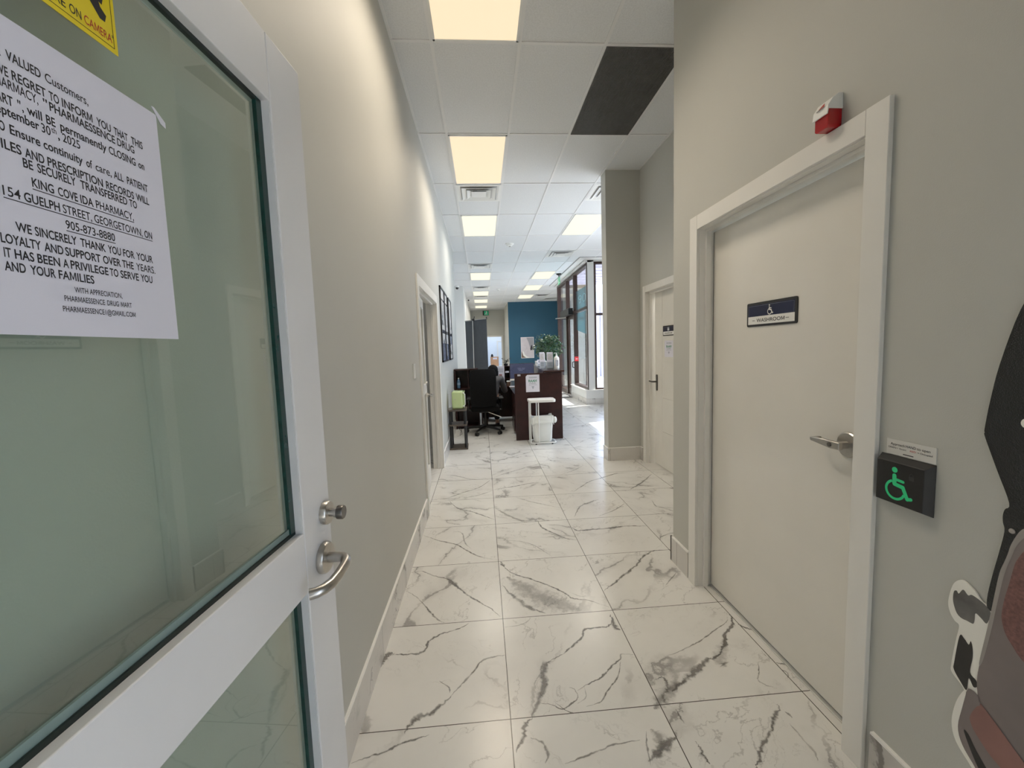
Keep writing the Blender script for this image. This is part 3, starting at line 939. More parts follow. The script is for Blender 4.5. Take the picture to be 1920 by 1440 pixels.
def wheelchair(B, cx, cy, s, z):
    """access pictogram, s = height, centred at cx,cy"""
    def P(x, y):
        return (cx + (x - .5) * s, cy + (y - .5) * s)
    e = 0
    B.flat([P(.40 + .085 * math.cos(2 * PI * k / 16), .915 + .085 * math.sin(2 * PI * k / 16)) for k in range(16)], z)
    for a, b, r in (((.40, .74), (.41, .50), .062), ((.42, .635), (.66, .615), .042), ((.41, .485), (.66, .45), .058), ((.66, .45), (.80, .14), .055), ((.80, .14), (.90, .17), .048)):
        e += .00003
        B.flat(capsule(P(*a), P(*b), r * s), z + e)
    n = 22; cxx, cyy, r0, r1 = .44, .31, .235, .31
    for k in range(n):
        a0 = R(112 + 232 * k / n); a1 = R(112 + 232 * (k + 1) / n)
        B.flat([P(cxx + r0 * math.cos(a0), cyy + r0 * math.sin(a0)), P(cxx + r1 * math.cos(a0), cyy + r1 * math.sin(a0)),
                P(cxx + r1 * math.cos(a1), cyy + r1 * math.sin(a1)), P(cxx + r0 * math.cos(a1), cyy + r0 * math.sin(a1))], z)


def rrect(x0, x1, y0, y1, r, n=5):
    out = []
    for cx, cy, a0 in ((x1 - r, y0 + r, -90), (x1 - r, y1 - r, 0), (x0 + r, y1 - r, 90), (x0 + r, y0 + r, 180)):
        for k in range(n + 1):
            a = R(a0 + 90 * k / n)
            out.append((cx + r * math.cos(a), cy + r * math.sin(a)))
    return out


def door_sign(fr, x0, x1, y0, y1, kind, lab):
    t = thing('door_sign', lab, 'sign', fr @ Vector(((x0 + x1) / 2, y0, 0)))
    B = MB(fr).mat(M_blk)
    B.prism(rrect(x0, x1, y0, y1, .008), .0004, .004)
    B.build('plate', None, t)
    ym = y0 + (y1 - y0) * .42
    B = MB(fr).mat(M_navy)
    B.flat([(x0 + .010, ym), (x1 - .014, ym), (x1 - .014, y1 - .012), (x0 + .010, y1 - .012)], .0043)
    B.mat(M_white)
    B.flat([(x0 + .010, y0 + .010), (x1 - .014, y0 + .010), (x1 - .014, ym), (x0 + .010, ym)], .0043)
    for q in ((x0 + .014, x1 - .018, y1 - .0165, y1 - .0155), (x1 - .019, x1 - .018, ym, y1 - .016), (x0 + .014, x0 + .015, ym, y1 - .016)):
        B.mat(M_inkgry); B.flat([(q[0], q[2]), (q[1], q[2]), (q[1], q[3]), (q[0], q[3])], .0045)
    B.build('face', None, t)
    B = MB(fr).mat(M_white)
    cx = (x0 + x1) / 2
    if kind == 'chair':
        wheelchair(B, cx, ym + .026, .047, .0047)
    else:
        for dx in (-.012, .012):
            B.flat([(cx + dx + .005 * math.cos(2 * PI * k / 12), ym + .044 + .005 * math.sin(2 * PI * k / 12)) for k in range(12)], .0047)
            B.flat([(cx + dx - .006, ym + .037), (cx + dx - .008 * (1 if dx < 0 else 1.2), ym + .016), (cx + dx - .003, ym + .006), (cx + dx + .003, ym + .006), (cx + dx + .008 * (1 if dx < 0 else 1.2), ym + .016), (cx + dx + .006, ym + .037)], .0047)
    B.mat(M_ink)
    B.text('WASHROOM', cx, y0 + .020, .0048, .0165, width=.185, align='c')
    for a, b in ((x0 + .042, x0 + .060), (x1 - .066, x1 - .046)):
        B.flat([(a, y0 + .027), (b, y0 + .027), (b, y0 + .0295), (a, y0 + .0295)], .0048)
    B.build('lettering', None, t)
    return t


door_sign(FRW, -1.985, -1.655, 1.545, 1.659, 'chair', 'navy and white washroom sign with wheelchair symbol on near door')

# ------------------------------------------------------------------ wall devices on the right wall
# touchless switch
t = thing('touchless_switch', 'black wall switch box with lit green wheelchair symbol', 'switch', (XR, 1.105, .968))
B = MB(FRR)
b0 = [(-1.192, .962, 0), (-1.034, .962, 0), (-1.034, 1.114, 0), (-1.192, 1.114, 0)]
b1 = [(-1.178, .972, .024), (-1.040, .972, .024), (-1.040, 1.098, .024), (-1.178, 1.098, .024)]
va = [B.v((p[0] + .006, p[1], p[2] + .0003)) for p in b0]; vb = [B.v(p) for p in b1]
B.f(va[::-1]); B.f(vb)
for i in range(4):
    j = (i + 1) % 4; B.f([va[i], va[j], vb[j], vb[i]])
B.build('housing', M_blk, t, bevel=.0015)
B = MB(FRR); wheelchair(B, -1.112, 1.034, .100, .0245)
B.build('symbol', M_greenled, t)
B = MB(FRR); M_lock = mat('grey lock mark', (.045, .045, .045), .5)
B.box(-1.080, -1.066, 1.056, 1.068, .0243, .0246)
B.tube([(-1.078, 1.067, .0245), (-1.078, 1.073, .0245), (-1.073, 1.078, .0245), (-1.068, 1.073, .0245), (-1.068, 1.067, .0245)], .0012, 6)
B.build('lock_mark', M_lock, t)
# instruction plate
t = thing('instruction_plate', 'small pale instruction plate above the black wall switch', 'sign', (XR, 1.1, 1.117))
B = MB(FRR); B.box(-1.170, -1.030, 1.1155, 1.1625, .0004, .0025)
B.build('plate', mat('pale plate', (.66, .65, .62), .35), t)
B = MB(FRR).mat(M_ink)
B.text('Approach', -1.158, 1.1445, .0028, .0075, width=.042)
B.text('HAND', -1.113, 1.1445, .0028, .0075, width=.029)
B.text('to open', -1.081, 1.1445, .0028, .0075, width=.036)
B.text('GREEN', -1.165, 1.1345, .0028, .005, width=.024)
B.text('= Vacant', -1.139, 1.1345, .0028, .005, width=.028)
B.text('= Occupied', -1.079, 1.1345, .0028, .005, width=.040)
B.box(-1.12, -1.09, 1.121, 1.1235, .0026, .0028)
B.mat(M_inkred); B.text('RED', -1.100, 1.1345, .0028, .005, width=.016)
B.build('lettering', None, t)
# alarm strobe above the door
t = thing('alarm_strobe', 'small red alarm light with white cap above the washroom door', 'alarm', (XR, 1.405, 2.192))
FY0, FY1 = -1.436, -1.378
B = MB(FRR)
B.prism(rrect(FY0, FY1, 2.1925, 2.262, .010), .0004, .050)
B.build('lens', M_red, t, bevel=.003)
B = MB(FRR)
# slanted white cap: profile in (depth, height) extruded along the wall
prof = [(.0004, 2.251), (.0004, 2.302), (.016, 2.302), (.036, 2.288), (.0535, 2.262), (.0565, 2.236), (.0535, 2.234), (.0505, 2.2515)]
va = [B.v((FY0 - .002, p[1], p[0])) for p in prof]; vb = [B.v((FY1 + .002, p[1], p[0])) for p in prof]
B.f(va); B.f(vb[::-1])
for i in range(len(prof)):
    j = (i + 1) % len(prof); B.f([va[i], vb[i], vb[j], va[j]])
cap = B.build('cap', M_white, t)
d_ = (Vector((0, 2.288, .036)) - Vector((0, 2.262, .0535))).normalized()
FRK = FRR @ frame((0, 2.262, .0537), (1, 0, 0), Vector((1, 0, 0)).cross(d_))
B = MB(FRK).mat(M_inkred)
xm = (FY0 + FY1) / 2
B.flat([(xm - .013, .004), (xm + .013, .004), (xm, .026)], .0005)
B.mat(M_ink)
B.flat([(xm - .018, -.001), (xm + .018, -.001), (xm + .018, .001), (xm - .018, .001)], .0005)
B.flat([(xm - .015, -.005), (xm + .012, -.005), (xm + .012, -.003), (xm - .015, -.003)], .0005)
B.build('label_print', None, cap)
# ------------------------------------------------------------------ door_3: second washroom door in the recess
FRE = frame((2.09, 0, 0), (0, -1, 0), (-1, 0, 0))
B = MB(FRE)
B.box(-4.842, -3.875, .016, 2.085, -.04, -.003)
zs = [.016, .443, .446, .843, .846, 1.268, 1.271, 1.688, 1.691, 2.085]
for i in range(0, 10, 2):
    B.box(-4.64, -3.875, zs[i], zs[i + 1], -.003, 0)
B.box(-4.842, -4.643, .016, 2.085, -.003, 0)
d3 = struct(B.build('door_3', M_door, origin=(2.09, 4.3, 0)), 'white grooved washroom door in the side recess')
B = MB(FRE); B.prism(rrect(-4.800, -4.765, .915, 1.110, .016), .0004, .010)
hp = B.build('handle_plate', M_dsteel, d3, bevel=.002)
B = MB(FRE)
B.tube([(-4.783, 1.025, .008), (-4.783, 1.025, .05)], .010, 12)
B.tube([(-4.783, 1.025, .05), (-4.80, 1.025, .060), (-4.868, 1.027, .062)], .009, 12)
B.build('lever', M_dsteel, hp, smooth=True)
B = MB(FRC); B.box(-4.886, -4.872, 1.00, 1.07, -.03, -.010)
door_sign(FRE, -4.619, -4.341, 1.565, 1.677, 'wc', 'small navy washroom sign on the recessed door')


def raam(fr, x0, x1, y0, y1, lab, z=.0004, corner=.0):
    t = thing('clinic_notice', lab, 'notice', fr @ Vector(((x0 + x1) / 2, y0, 0)))
    B = MB(fr)
    W = x1 - x0; Hh = y1 - y0
    B.prism([(x0, y0), (x1, y0), (x1, y1), (x0 + .12 * W, y1), (x0, y1 - .12 * W)] if corner else [(x0, y0), (x1, y0), (x1, y1), (x0, y1)], z, z + .0006)
    B.build('sheet', M_paper, t)
    B = MB(fr).mat(M_inkgry); zz = z + .0010
    def bar(a, b, c, d):
        B.flat([(x0 + a * W, y0 + c * Hh), (x0 + b * W, y0 + c * Hh), (x0 + b * W, y0 + d * Hh), (x0 + a * W, y0 + d * Hh)], zz)
    for c in (.80, .85):
        for k in range(7):
            bar(.23 + k * .085, .29 + k * .085, c, c + .028)
    B.mat(M_inkgrn); B.text('RAAM', (x0 + x1) / 2, y0 + .575 * Hh, zz, .145 * Hh, width=.60 * W, align='c', bold=.03)
    B.mat(M_inkgry); B.text('CLINIC', (x0 + x1) / 2, y0 + .475 * Hh, zz, .065 * Hh, width=.52 * W, align='c', bold=.02)
    for k in range(8):
        bar(.22 + k * .075, .27 + k * .075, .40, .425)
    bar(.42, .60, .28, .32); bar(.47, .55, .20, .26)
    B.build('lettering', None, t)
    return t


raam(FRE, -4.58, -4.37, 1.325, 1.51, 'white clinic notice with green letters on the recessed door')

# ------------------------------------------------------------------ office double door on the left
LA = math.atan2(.06, .84)
FRO = frame((XL - .020, 3.745, 0), (-math.sin(LA), math.cos(LA), 0), (math.cos(LA), math.sin(LA), 0))


def glazed_leaf(name, fr, wd, lab, handle):
    t = struct(bpy.data.objects.new(name, None), lab); COL.objects.link(t)
    og = fr @ Vector((0, 0, 0)); t.location = og; ORG[name] = tuple(og)
    B = MB(fr)
    B.box(0, .10, .012, 2.03, -.042, 0); B.box(wd - .10, wd, .012, 2.03, -.042, 0)
    for z0, z1 in ((.012, .235), (1.03, 1.13), (1.925, 2.03)):
        B.box(.10, wd - .10, z0, z1, -.042, -.0005)
    B.build('leaf_frame', M_trim, t, bevel=.002)
    for z0, z1 in ((.235, 1.03), (1.13, 1.925)):
        B = MB(fr); B.quad((.10, z0, -.02), (wd - .10, z0, -.02), (wd - .10, z1, -.02), (.10, z1, -.02))
        B.build('glass_pane', M_glassd, t)
    if handle:
        B = MB(fr); B.lathe([(.026, 0), (.026, .010), (.012, .011)], (wd - .05, 1.0, 0), 24)
        r_ = B.build('lever_rose', M_steel, t, smooth=True)
        B = MB(fr); B.tube([(wd - .05, 1.0, .01), (wd - .05, 1.0, .045), (wd - .065, 1.0, .058), (wd - .17, 1.0, .060)], .010, 12)
        B.build('lever', M_steel, r_, smooth=True)
        B = MB(fr); B.lathe([(.024, 0), (.024, .012), (.01, .016)], (wd - .05, 1.125, 0), 24)
        B.build('deadbolt', M_steel, t, smooth=True)
    return t


glazed_leaf('door_4', FRO, .845, 'white office door with tall glass panes standing ajar', True)
FRO2 = frame((XL - .05, 5.085, 0), (-1, 0, 0), (0, -1, 0))
t = glazed_leaf('door_5', FRO2, .52, 'second white office door leaf opened into the room', False)
for z in (.25, 1.0, 1.75):
    B = MB(FRO2); B.box(-.03, .012, z, z + .10, .0, .004)
    B.build('hinge', M_steel, t)

# light switch
t = thing('light_switch', 'white light switch on left wall before the office door', 'switch', (XL, 3.308, 1.263))
B = MB(FRL); B.box(3.268, 3.348, 1.263, 1.383, .0003, .006); B.build('plate', M_white, t, bevel=.002)
B = MB(FRL); B.box(3.291, 3.325, 1.29, 1.356, .006, .0085); B.build('rocker', M_white, t, bevel=.002)

# poster frames on the left wall
M_ph = []
for i, c in enumerate(((.60, .60, .60), (.30, .33, .40), (.05, .05, .07), (.70, .69, .68), (.12, .14, .22))):
    M_ph.append(mat('print tone %d' % i, c, .25, var=.35, scale=14))
FR_L = [('nearest', 5.63, 6.18, 0), ('mid', 6.21, 6.71, 3), ('far', 6.93, 7.50, 7)]
labs = ['black framed print on left wall nearest the office door', 'black framed print between two others on left wall', 'black framed print on left wall furthest from the office door']
for (nm, a, b, sd), lab in zip(FR_L, labs):
    random.seed(sd)
    t = thing('picture_frame', lab, 'picture', (XL, (a + b) / 2, 1.32), 'black framed prints on the left wall')
    z0, z1 = 1.32, 2.352
    B = MB(FRL)
    for q in ((a, a + .022, z0, z1), (b - .022, b, z0, z1), (a, b, z0, z0 + .022), (a, b, z1 - .022, z1)):
        B.box(q[0], q[1], q[2], q[3], .0004, .022)
    B.build('frame', M_blk, t)
    B = MB(FRL)
    zc = z0 + .022
    hs = [.24, .14, .05, .06, .34, .03, .148]
    for i, hgt in enumerate(hs):
        B.mat(M_ph[[4, 0, 2, 3, 0, 2, 3][i]] if sd != 7 else M_ph[[3, 1, 2, 3, 3, 0, 3][i]])
        B.quad((a + .022, zc, .012), (b - .022, zc, .012), (b - .022, zc + hgt, .012), (a + .022, zc + hgt, .012))
        zc += hgt
    for k in range(9):
        x = random.uniform(a + .05, b - .18); z = random.uniform(z0 + .05, z1 - .25)
        B.mat(M_ph[random.choice((1, 2, 3, 0))])
        B.quad((x, z, .0124), (x + random.uniform(.05, .13), z, .0124), (x + .1, z + random.uniform(.02, .12), .0124), (x, z + .06, .0124))
    B.build('print', None, t)

# ------------------------------------------------------------------ ceiling fixtures
def cell(ix, iy):
    return CX0 + .61 * ix, CY0 + 1.22 * iy


def ceiling_light(ix, iy, lab, grp='lit ceiling panels'):
    near = iy < 3
    x, y = cell(ix, iy)
    t = thing('ceiling_light', lab, 'ceiling light', (x + .305, y + .61, H), grp)
    B = MB()
    x0, x1, y0, y1 = x + .013, x + .597, y + .013, y + 1.207
    for q in ((x0, x0 + .014, y0, y1), (x1 - .014, x1, y0, y1), (x0, x1, y0, y0 + .016), (x0, x1, y1 - .016, y1)):
        B.box(q[0], q[1], q[2], q[3], H - .012, H - .0005)
    B.build('frame', M_white, t)
    B = MB(); B.box(x0 + .014, x1 - .014, y0 + .016, y1 - .016, H - .008, H - .002)
    B.build('diffuser', M_lamp if near else M_lampc, t)
    l = bpy.data.lights.new('panel_lamp', 'AREA'); l.shape = 'RECTANGLE'; l.size = .54; l.size_y = 1.14
    l.energy = LAMP_W if near else LAMP_FAR; l.color = LAMP_COL if near else (1.0, .95, .86); l.spread = R(140)
    lo = bpy.data.objects.new('panel_lamp', l); COL.objects.link(lo); lo.parent = t; lo.location = (0, 0, -.013)
    return t


for iy, lab in ((-1, 'lit ceiling panel nearest the entrance, cut by the top edge'), (1, 'second lit ceiling panel from the entrance, before the first air vent'),
                (3, 'lit ceiling panel just past the first air vent over the corridor'), (7, 'lit ceiling panel above the chair and grey banner in left row'),
                (10, 'lit ceiling panel in left row just past the third air vent'), (12, 'last but one lit ceiling panel of the left row'), (14, 'farthest lit ceiling panel, nearest the green exit sign')):
    ceiling_light(0, iy, lab)
for iy, lab in ((3, 'lit ceiling panel beside the pillar, first of the right row'), (7, 'lit ceiling panel near the hanging exit sign by the glass front'),
                (9, 'third lit ceiling panel of the right row, between two others'), (11, 'lit ceiling panel of right row nearest the blue wall')):
    ceiling_light(3, iy, lab)


def diffuser(x, y, lab, s=.594):
    t = thing('air_vent', lab, 'air vent', (x + s / 2, y + s / 2, H), 'square ceiling air vents')
    B = MB()
    def ring(r0, r1, z0, z1):
        cx, cy = x + s / 2, y + s / 2
        for i in range(4):
            a = PI / 4 + i * PI / 2; b = a + PI / 2; q = math.sqrt(2)
            B.quad((cx + r0 * q * math.cos(a), cy + r0 * q * math.sin(a), z0), (cx + r0 * q * math.cos(b), cy + r0 * q * math.sin(b), z0),
                   (cx + r1 * q * math.cos(b), cy + r1 * q * math.sin(b), z1), (cx + r1 * q * math.cos(a), cy + r1 * q * math.sin(a), z1))
    ring(s / 2, s / 2 - .035, H - .009, H - .009)
    ring(s / 2 - .035, s / 2 - .062, H - .009, H - .002)
    ring(.225, .165, H - .024, H - .006)
    ring(.160, .100, H - .028, H - .008)
    B.quad((x + s / 2 - .1, y + s / 2 - .1, H - .024), (x + s / 2 - .1, y + s / 2 + .1, H - .024), (x + s / 2 + .1, y + s / 2 + .1, H - .024), (x + s / 2 + .1, y + s / 2 - .1, H - .024))
    B.build('vanes', M_white, t)
    B = MB(); B.box(x + .04, x + s - .04, y + .04, y + s - .04, H - .0035, H - .0005)
    B.build('backing', mat('vent backing', (.55, .55, .55), .8), t)
    return t


x0, y0 = cell(0, 2); diffuser(x0 + .008, y0 + .02, 'square air vent between the second and third lit panels')
x0, y0 = cell(0, 6); diffuser(x0 + .008, y0 + .06, 'square air vent in left row before the fourth lit panel')
x0, y0 = cell(0, 9); diffuser(x0 + .008, y0 + .12, 'square air vent in left row before the fifth lit panel')
x0, y0 = cell(0, 11); diffuser(x0 + .008, y0 + .02, 'square air vent in left row between fifth and sixth lit panels')
x0, y0 = cell(3, 2); diffuser(x0 + .008, y0 + .02, 'air vent half hidden behind the pillar')
x0, y0 = cell(3, 5); diffuser(x0 + .008, y0 + .04, 'air vent in right row above the desk and window corner')
x0, y0 = cell(4, 11); diffuser(x0 + .03, y0 + .05, 'air vent near the blue wall beside the last right panel')
x0, y0 = cell(5, 12); diffuser(x0 + .008, y0 + .1, 'air vent over the blue wall next to the window frame')
# dark egg-crate return grille
x0, y0 = cell(2, 0)
t = thing('return_grille', 'dark egg-crate air return grille in the ceiling', 'air grille', (x0 + .305, y0 + .61, H))
B = MB(); B.box(x0 + .013, x0 + .597, y0 + .013, y0 + 1.207, H - .0015, H - .0005); B.build('backing', M_void, t)
B = MB()
n = 46
for k in range(n + 1):
    xx = x0 + .014 + (.582) * k / n
    B.box(xx - .0014, xx + .0014, y0 + .013, y0 + 1.207, H - .013, H - .0016)
n = 94
for k in range(n + 1):
    yy = y0 + .014 + 1.192 * k / n
    B.box(x0 + .013, x0 + .597, yy - .0014, yy + .0014, H - .0128, H - .0018)
B.build('lattice', M_grille, t)


def detector(x, y, r, lab):
    t = thing('smoke_detector', lab, 'smoke detector', (x, y, H))
    B = MB(); B.lathe([(r, -.0005), (r, -.012), (r * .9, -.018), (r * .72, -.022), (r * .70, -.036), (r * .52, -.048), (r * .2, -.054)], (x, y, H), 28)
    B.build('housing', M_white, t, smooth=True)
    B = MB(); B.lathe([(r * .25, -.050), (r * .22, -.060), (r * .1, -.062)], (x, y, H), 16)
    B.build('sensor', mat('sensor grey', (.3, .28, .25), .5), t)


detector(.644, 8.52, .085, 'white smoke detector on ceiling past the third lit panel')
detector(.654, 14.76, .07, 'small white smoke detector far down the ceiling')

# ------------------------------------------------------------------ street front
SX = 2.66
def mull(B, x0, x1, y0, y1, z0, z1):
    B.box(x0, x1, y0, y1, z0, z1)


# low curb wall under the glass and white corner post
B = MB().mat(M_wallw)
B.box(2.60, 2.80, 10.17, 11.95, 0, .345); B.box(2.80, FX, 10.17, 10.37, 0, .345)
B.mat(M_strip); B.box(2.585, 2.81, 10.155, 11.96, .345, .368); B.box(2.81, FX, 10.155, 10.38, .345, .368)
B.mat(M_base); B.box(2.592, 2.60, 10.17, 11.95, 0, .15); B.box(2.592, FX, 10.162, 10.17, 0, .15)
struct(B.build('wall_window_curb'), 'low white curb wall with marble skirting under the shop windows')
B = MB(); B.box(2.675, 2.835, 10.19, 10.36, .368, H)
struct(B.build('wall_corner_post', M_wallw), 'white corner post between the shop windows')
B = MB()
B.box(2.42, 2.80, 9.86, 14.3, H - .007, H - .0005); B.box(2.80, FX, 9.86, 10.4, H - .007, H - .0005); B.box(2.60, 2.78, 10.19, 14.3, 3.546, H - .0075); B.box(2.78, FX, 10.19, 10.36, 3.561, H - .0075)
struct(B.build('trim_5', M_wallw), 'white drywall border of the ceiling above the shop windows')
B = MB(); B.box(2.405, 2.42, 9.845, 14.3, H - .014, H - .0005); B.box(2.42, FX, 9.845, 9.86, H - .014, H - .0005)
struct(B.build('trim_6', mat('grey edge trim', (.35, .35, .35), .5)), 'thin grey edge trim between ceiling tiles and drywall border')

w1 = struct(bpy.data.objects.new('window_1', None), 'tall bronze framed shop window along the entrance'); COL.objects.link(w1); w1.location = (SX, 11, .37); ORG['window_1'] = (SX, 11, .37)
B = MB()
for y0, y1 in ((10.21, 10.27), (11.70, 11.78)):
    B.box(SX, SX + .115, y0, y1, .368, 3.545)
B.box(SX + .001, SX + .114, 10.27, 11.70, .368, .425); B.box(SX + .001, SX + .114, 10.27, 11.70, 2.42, 2.48); B.box(SX + .001, SX + .114, 10.27, 11.70, 3.485, 3.545)
B.build('window_frame', M_bronze, w1)
for z0, z1 in ((.425, 2.42), (2.48, 3.485)):
    B = MB(); B.quad((SX + .06, 10.27, z0), (SX + .06, 11.70, z0), (SX + .06, 11.70, z1), (SX + .06, 10.27, z1)); B.build('glass_pane', M_glassw, w1)
w2 = struct(bpy.data.objects.new('window_2', None), 'bronze framed shop window facing the pillar'); COL.objects.link(w2); w2.location = (3.2, 10.27, .37); ORG['window_2'] = (3.2, 10.27, .37)
B = MB()
for x0, x1 in ((2.84, 2.895), (3.60, FX)):
    B.box(x0, x1, 10.22, 10.33, .368, 3.56)
for z0, z1 in ((.368, .41), (2.24, 2.30), (3.50, 3.56)):
    B.box(2.895, 3.60, 10.221, 10.329, z0, z1)
B.build('window_frame', M_bronze, w2)
for z0, z1 in ((.41, 2.24), (2.30, 3.50)):
    B = MB(); B.quad((2.895, 10.27, z0), (3.60, 10.27, z0), (3.60, 10.27, z1), (2.895, 10.27, z1)); B.build('glass_pane', M_glassw, w2)
# entrance door with transom and sidelight
w3 = struct(bpy.data.objects.new('window_3', None), 'bronze framed transom and sidelight round the entrance door'); COL.objects.link(w3); w3.location = (SX, 13, 0); ORG['window_3'] = (SX, 13, 0)
B = MB()
for y0, y1 in ((12.73, 12.80), (14.14, 14.24)):
    B.box(SX, SX + .115, y0, y1, 0, 3.545)
B.box(SX, SX + .115, 11.70, 11.78, 0, .368)
B.box(SX + .001, SX + .114, 11.78, 12.73, 2.42, 2.50); B.box(SX + .001, SX + .114, 11.78, 14.14, 3.485, 3.545); B.box(SX + .001, SX + .114, 12.80, 14.14, 0, .12)
B.box(SX + .001, SX + .114, 12.80, 14.14, 2.42, 2.48)
B.build('window_frame', M_bronze, w3)
for y0, y1, z0, z1 in ((11.78, 12.73, 2.50, 3.485), (12.80, 14.14, .12, 2.42), (12.80, 14.14, 2.48, 3.485)):
    B = MB(); B.quad((SX + .06, y0, z0), (SX + .06, y1, z0), (SX + .06, y1, z1), (SX + .06, y0, z1)); B.build('glass_pane', M_glassw, w3)
d6 = struct(bpy.data.objects.new('door_6', None), 'bronze framed glass entrance door to the street'); COL.objects.link(d6); d6.location = (SX + .05, 12.25, 0); ORG['door_6'] = (SX + .05, 12.25, 0)
B = MB()
for y0, y1 in ((11.785, 11.90), (12.61, 12.725)):
    B.box(SX + .03, SX + .08, y0, y1, .01, 2.415)
B.box(SX + .031, SX + .079, 11.90, 12.61, .01, .20); B.box(SX + .031, SX + .079, 11.90, 12.61, 2.30, 2.415)
B.build('leaf_frame', M_bronze, d6)
B = MB(); B.quad((SX + .055, 11.90, .20), (SX + .055, 12.61, .20), (SX + .055, 12.61, 2.30), (SX + .055, 11.90, 2.30)); B.build('glass_pane', M_glassw, d6)
B = MB(); B.tube([(SX + .03, 11.85, .86), (SX - .03, 11.85, .88), (SX - .03, 11.85, 1.02), (SX + .03, 11.85, 1.04)], .014, 10); B.build('pull_handle', M_blk, d6)
# operator box, red push sign, exit sign, camera
t = thing('door_operator', 'black automatic opener box above the street entrance door', 'door opener', (SX, 12.1, 2.50))
B = MB(); B.box(SX - .135, SX - .001, 11.80, 13.05, 2.40, 2.59); B.build('housing', M_blk, t, bevel=.01)
B = MB(); B.tube([(SX - .06, 12.6, 2.41), (SX - .06, 12.62, 2.375), (SX - .30, 12.95, 2.37), (SX - .005, 12.74, 2.365)], .012, 8); B.build('arm', M_steel, t)
t = thing('push_sign', 'red sign on the frame beside the entrance door', 'sign', (SX + .05, 11.69, 1.07))
B = MB(); B.box(SX + .002, SX + .112, 11.694, 11.699, 1.055, 1.185); B.build('plate', mat('red sign', (.75, .05, .05), .4), t)
B = MB(frame((SX, 11.6935, 0), (1, 0, 0), (0, -1, 0))); B.flat([(.03, 1.112), (.085, 1.112), (.085, 1.126), (.03, 1.126)], 0); B.build('print', M_white, t)
t = thing('exit_sign', 'green glass exit sign hanging from ceiling by the shop windows', 'exit sign', (2.31, 12, H))
B = MB(); B.lathe([(.075, -.0005), (.07, -.03), (.03, -.05), (.012, -.055), (.012, -.10)], (2.31, 12, H), 20); B.build('mount', M_blk, t)
B = MB(); B.box(2.305, 2.313, 11.86, 12.14, H - .31, H - .095); B.build('panel', M_greenex, t)
B = MB(frame((2.3045, 12, 0), (0, -1, 0), (-1, 0, 0)))
B.flat([(-.11, H - .27), (.11, H - .27), (.11, H - .255), (-.11, H - .255)], .0003)
B.flat([(.02 + .025 * math.cos(2 * PI * k / 10), H - .14 + .025 * math.sin(2 * PI * k / 10)) for k in range(10)], .0003)
for a_, b_ in (((.01, H - .17), (-.02, H - .21)), ((-.02, H - .21), (.03, H - .245)), ((-.02, H - .21), (-.07, H - .235))):
    B.flat(capsule(a_, b_, .012), .0004)
B.build('pictogram', M_white, t)
FXB = frame((0, 22.5, 0), (1, 0, 0), (0, -1, 0))
t = thing('exit_sign', 'green exit sign high on the far grey wall', 'exit sign', (.28, 22.5, 3.31))
B = MB(FXB); B.box(.12, .44, 3.31, 3.56, .0005, .05); B.build('housing', M_blk, t)
B = MB(FXB); B.quad((.19, 3.325, .051), (.425, 3.325, .051), (.425, 3.545, .051), (.19, 3.545, .051)); B.build('panel', M_greenex, t)
B = MB(FXB)
B.flat([(.32 + .028 * math.cos(2 * PI * k / 10), 3.50 + .028 * math.sin(2 * PI * k / 10)) for k in range(10)], .0515)
for a_, b_ in (((.31, 3.47), (.29, 3.42)), ((.29, 3.42), (.34, 3.36)), ((.29, 3.42), (.24, 3.37)), ((.30, 3.46), (.36, 3.43))):
    B.flat(capsule(a_, b_, .014), .0517)
B.build('pictogram', M_white, t)

# window lettering seen from inside
t = thing('window_decal', 'teal vinyl decal with white round letters on shop window', 'decal', (SX + .058, 10.9, 2.2))
FRG = frame((SX + .0585, 0, 0), (0, -1, 0), (-1, 0, 0))
M_teal = glass('teal vinyl', (0.18, 0.52, 0.62), .0, .3)
B = MB(FRG)
B.flat([(-11.66, 2.50), (-10.30, 2.50), (-10.30, 3.02), (-11.66, 3.02)], 0)
B.flat([(-11.66, 1.95), (-10.30, 1.75), (-10.30, 2.40), (-11.66, 2.40)], 0)
B.build('film', M_teal, t)
B = MB(FRG); B.text('90', -10.95, 2.64, .0008, .22, width=.80, align='c', bold=-.02)
B.build('lettering', mat('pale vinyl', (.35, .55, .60), .5), t)

# ------------------------------------------------------------------ outside
w4 = struct(bpy.data.objects.new('window_4', None), 'bronze framed street window beyond the pillar'); COL.objects.link(w4); w4.location = (FX, 7.7, 0); ORG['window_4'] = (FX, 7.7, 0)
B = MB()
for y in (5.28, 6.72, 8.32):
    B.box(FX, FX + .11, y - .035, y + .035, .0, 3.545)
B.box(FX, FX + .1, 8.34, 10.36, .37, H); B.box(FX + .001, FX + .109, 5.25, 10.36, 2.42, 2.48); B.box(FX + .001, FX + .109, 5.25, 10.36, 3.50, H); B.box(FX - .05, FX + .12, 5.25, 10.36, 0, .37)
B.build('window_frame', M_bronze, w4)
B = MB(); B.quad((FX + .06, 5.28, .37), (FX + .06, 8.3, .37), (FX + .06, 8.3, 3.5), (FX + .06, 5.28, 3.5)); B.build('glass_pane', M_glassw, w4)
w5 = struct(bpy.data.objects.new('window_5', None), 'bronze framed glass at the far side of the entrance'); COL.objects.link(w5); w5.location = (3.2, 14.24, 0); ORG['window_5'] = (3.2, 14.24, 0)
B = MB()
for x in (2.80, 3.66):
    B.box(x - .03, x + .04, 14.15, 14.25, 0, 3.545)
B.box(2.77, 3.70, 14.151, 14.249, 2.42, 2.48); B.box(2.77, 3.70, 14.151, 14.249, 3.49, H); B.box(2.77, 3.70, 14.151, 14.249, 0, .12)
B.build('window_frame', M_bronze, w5)
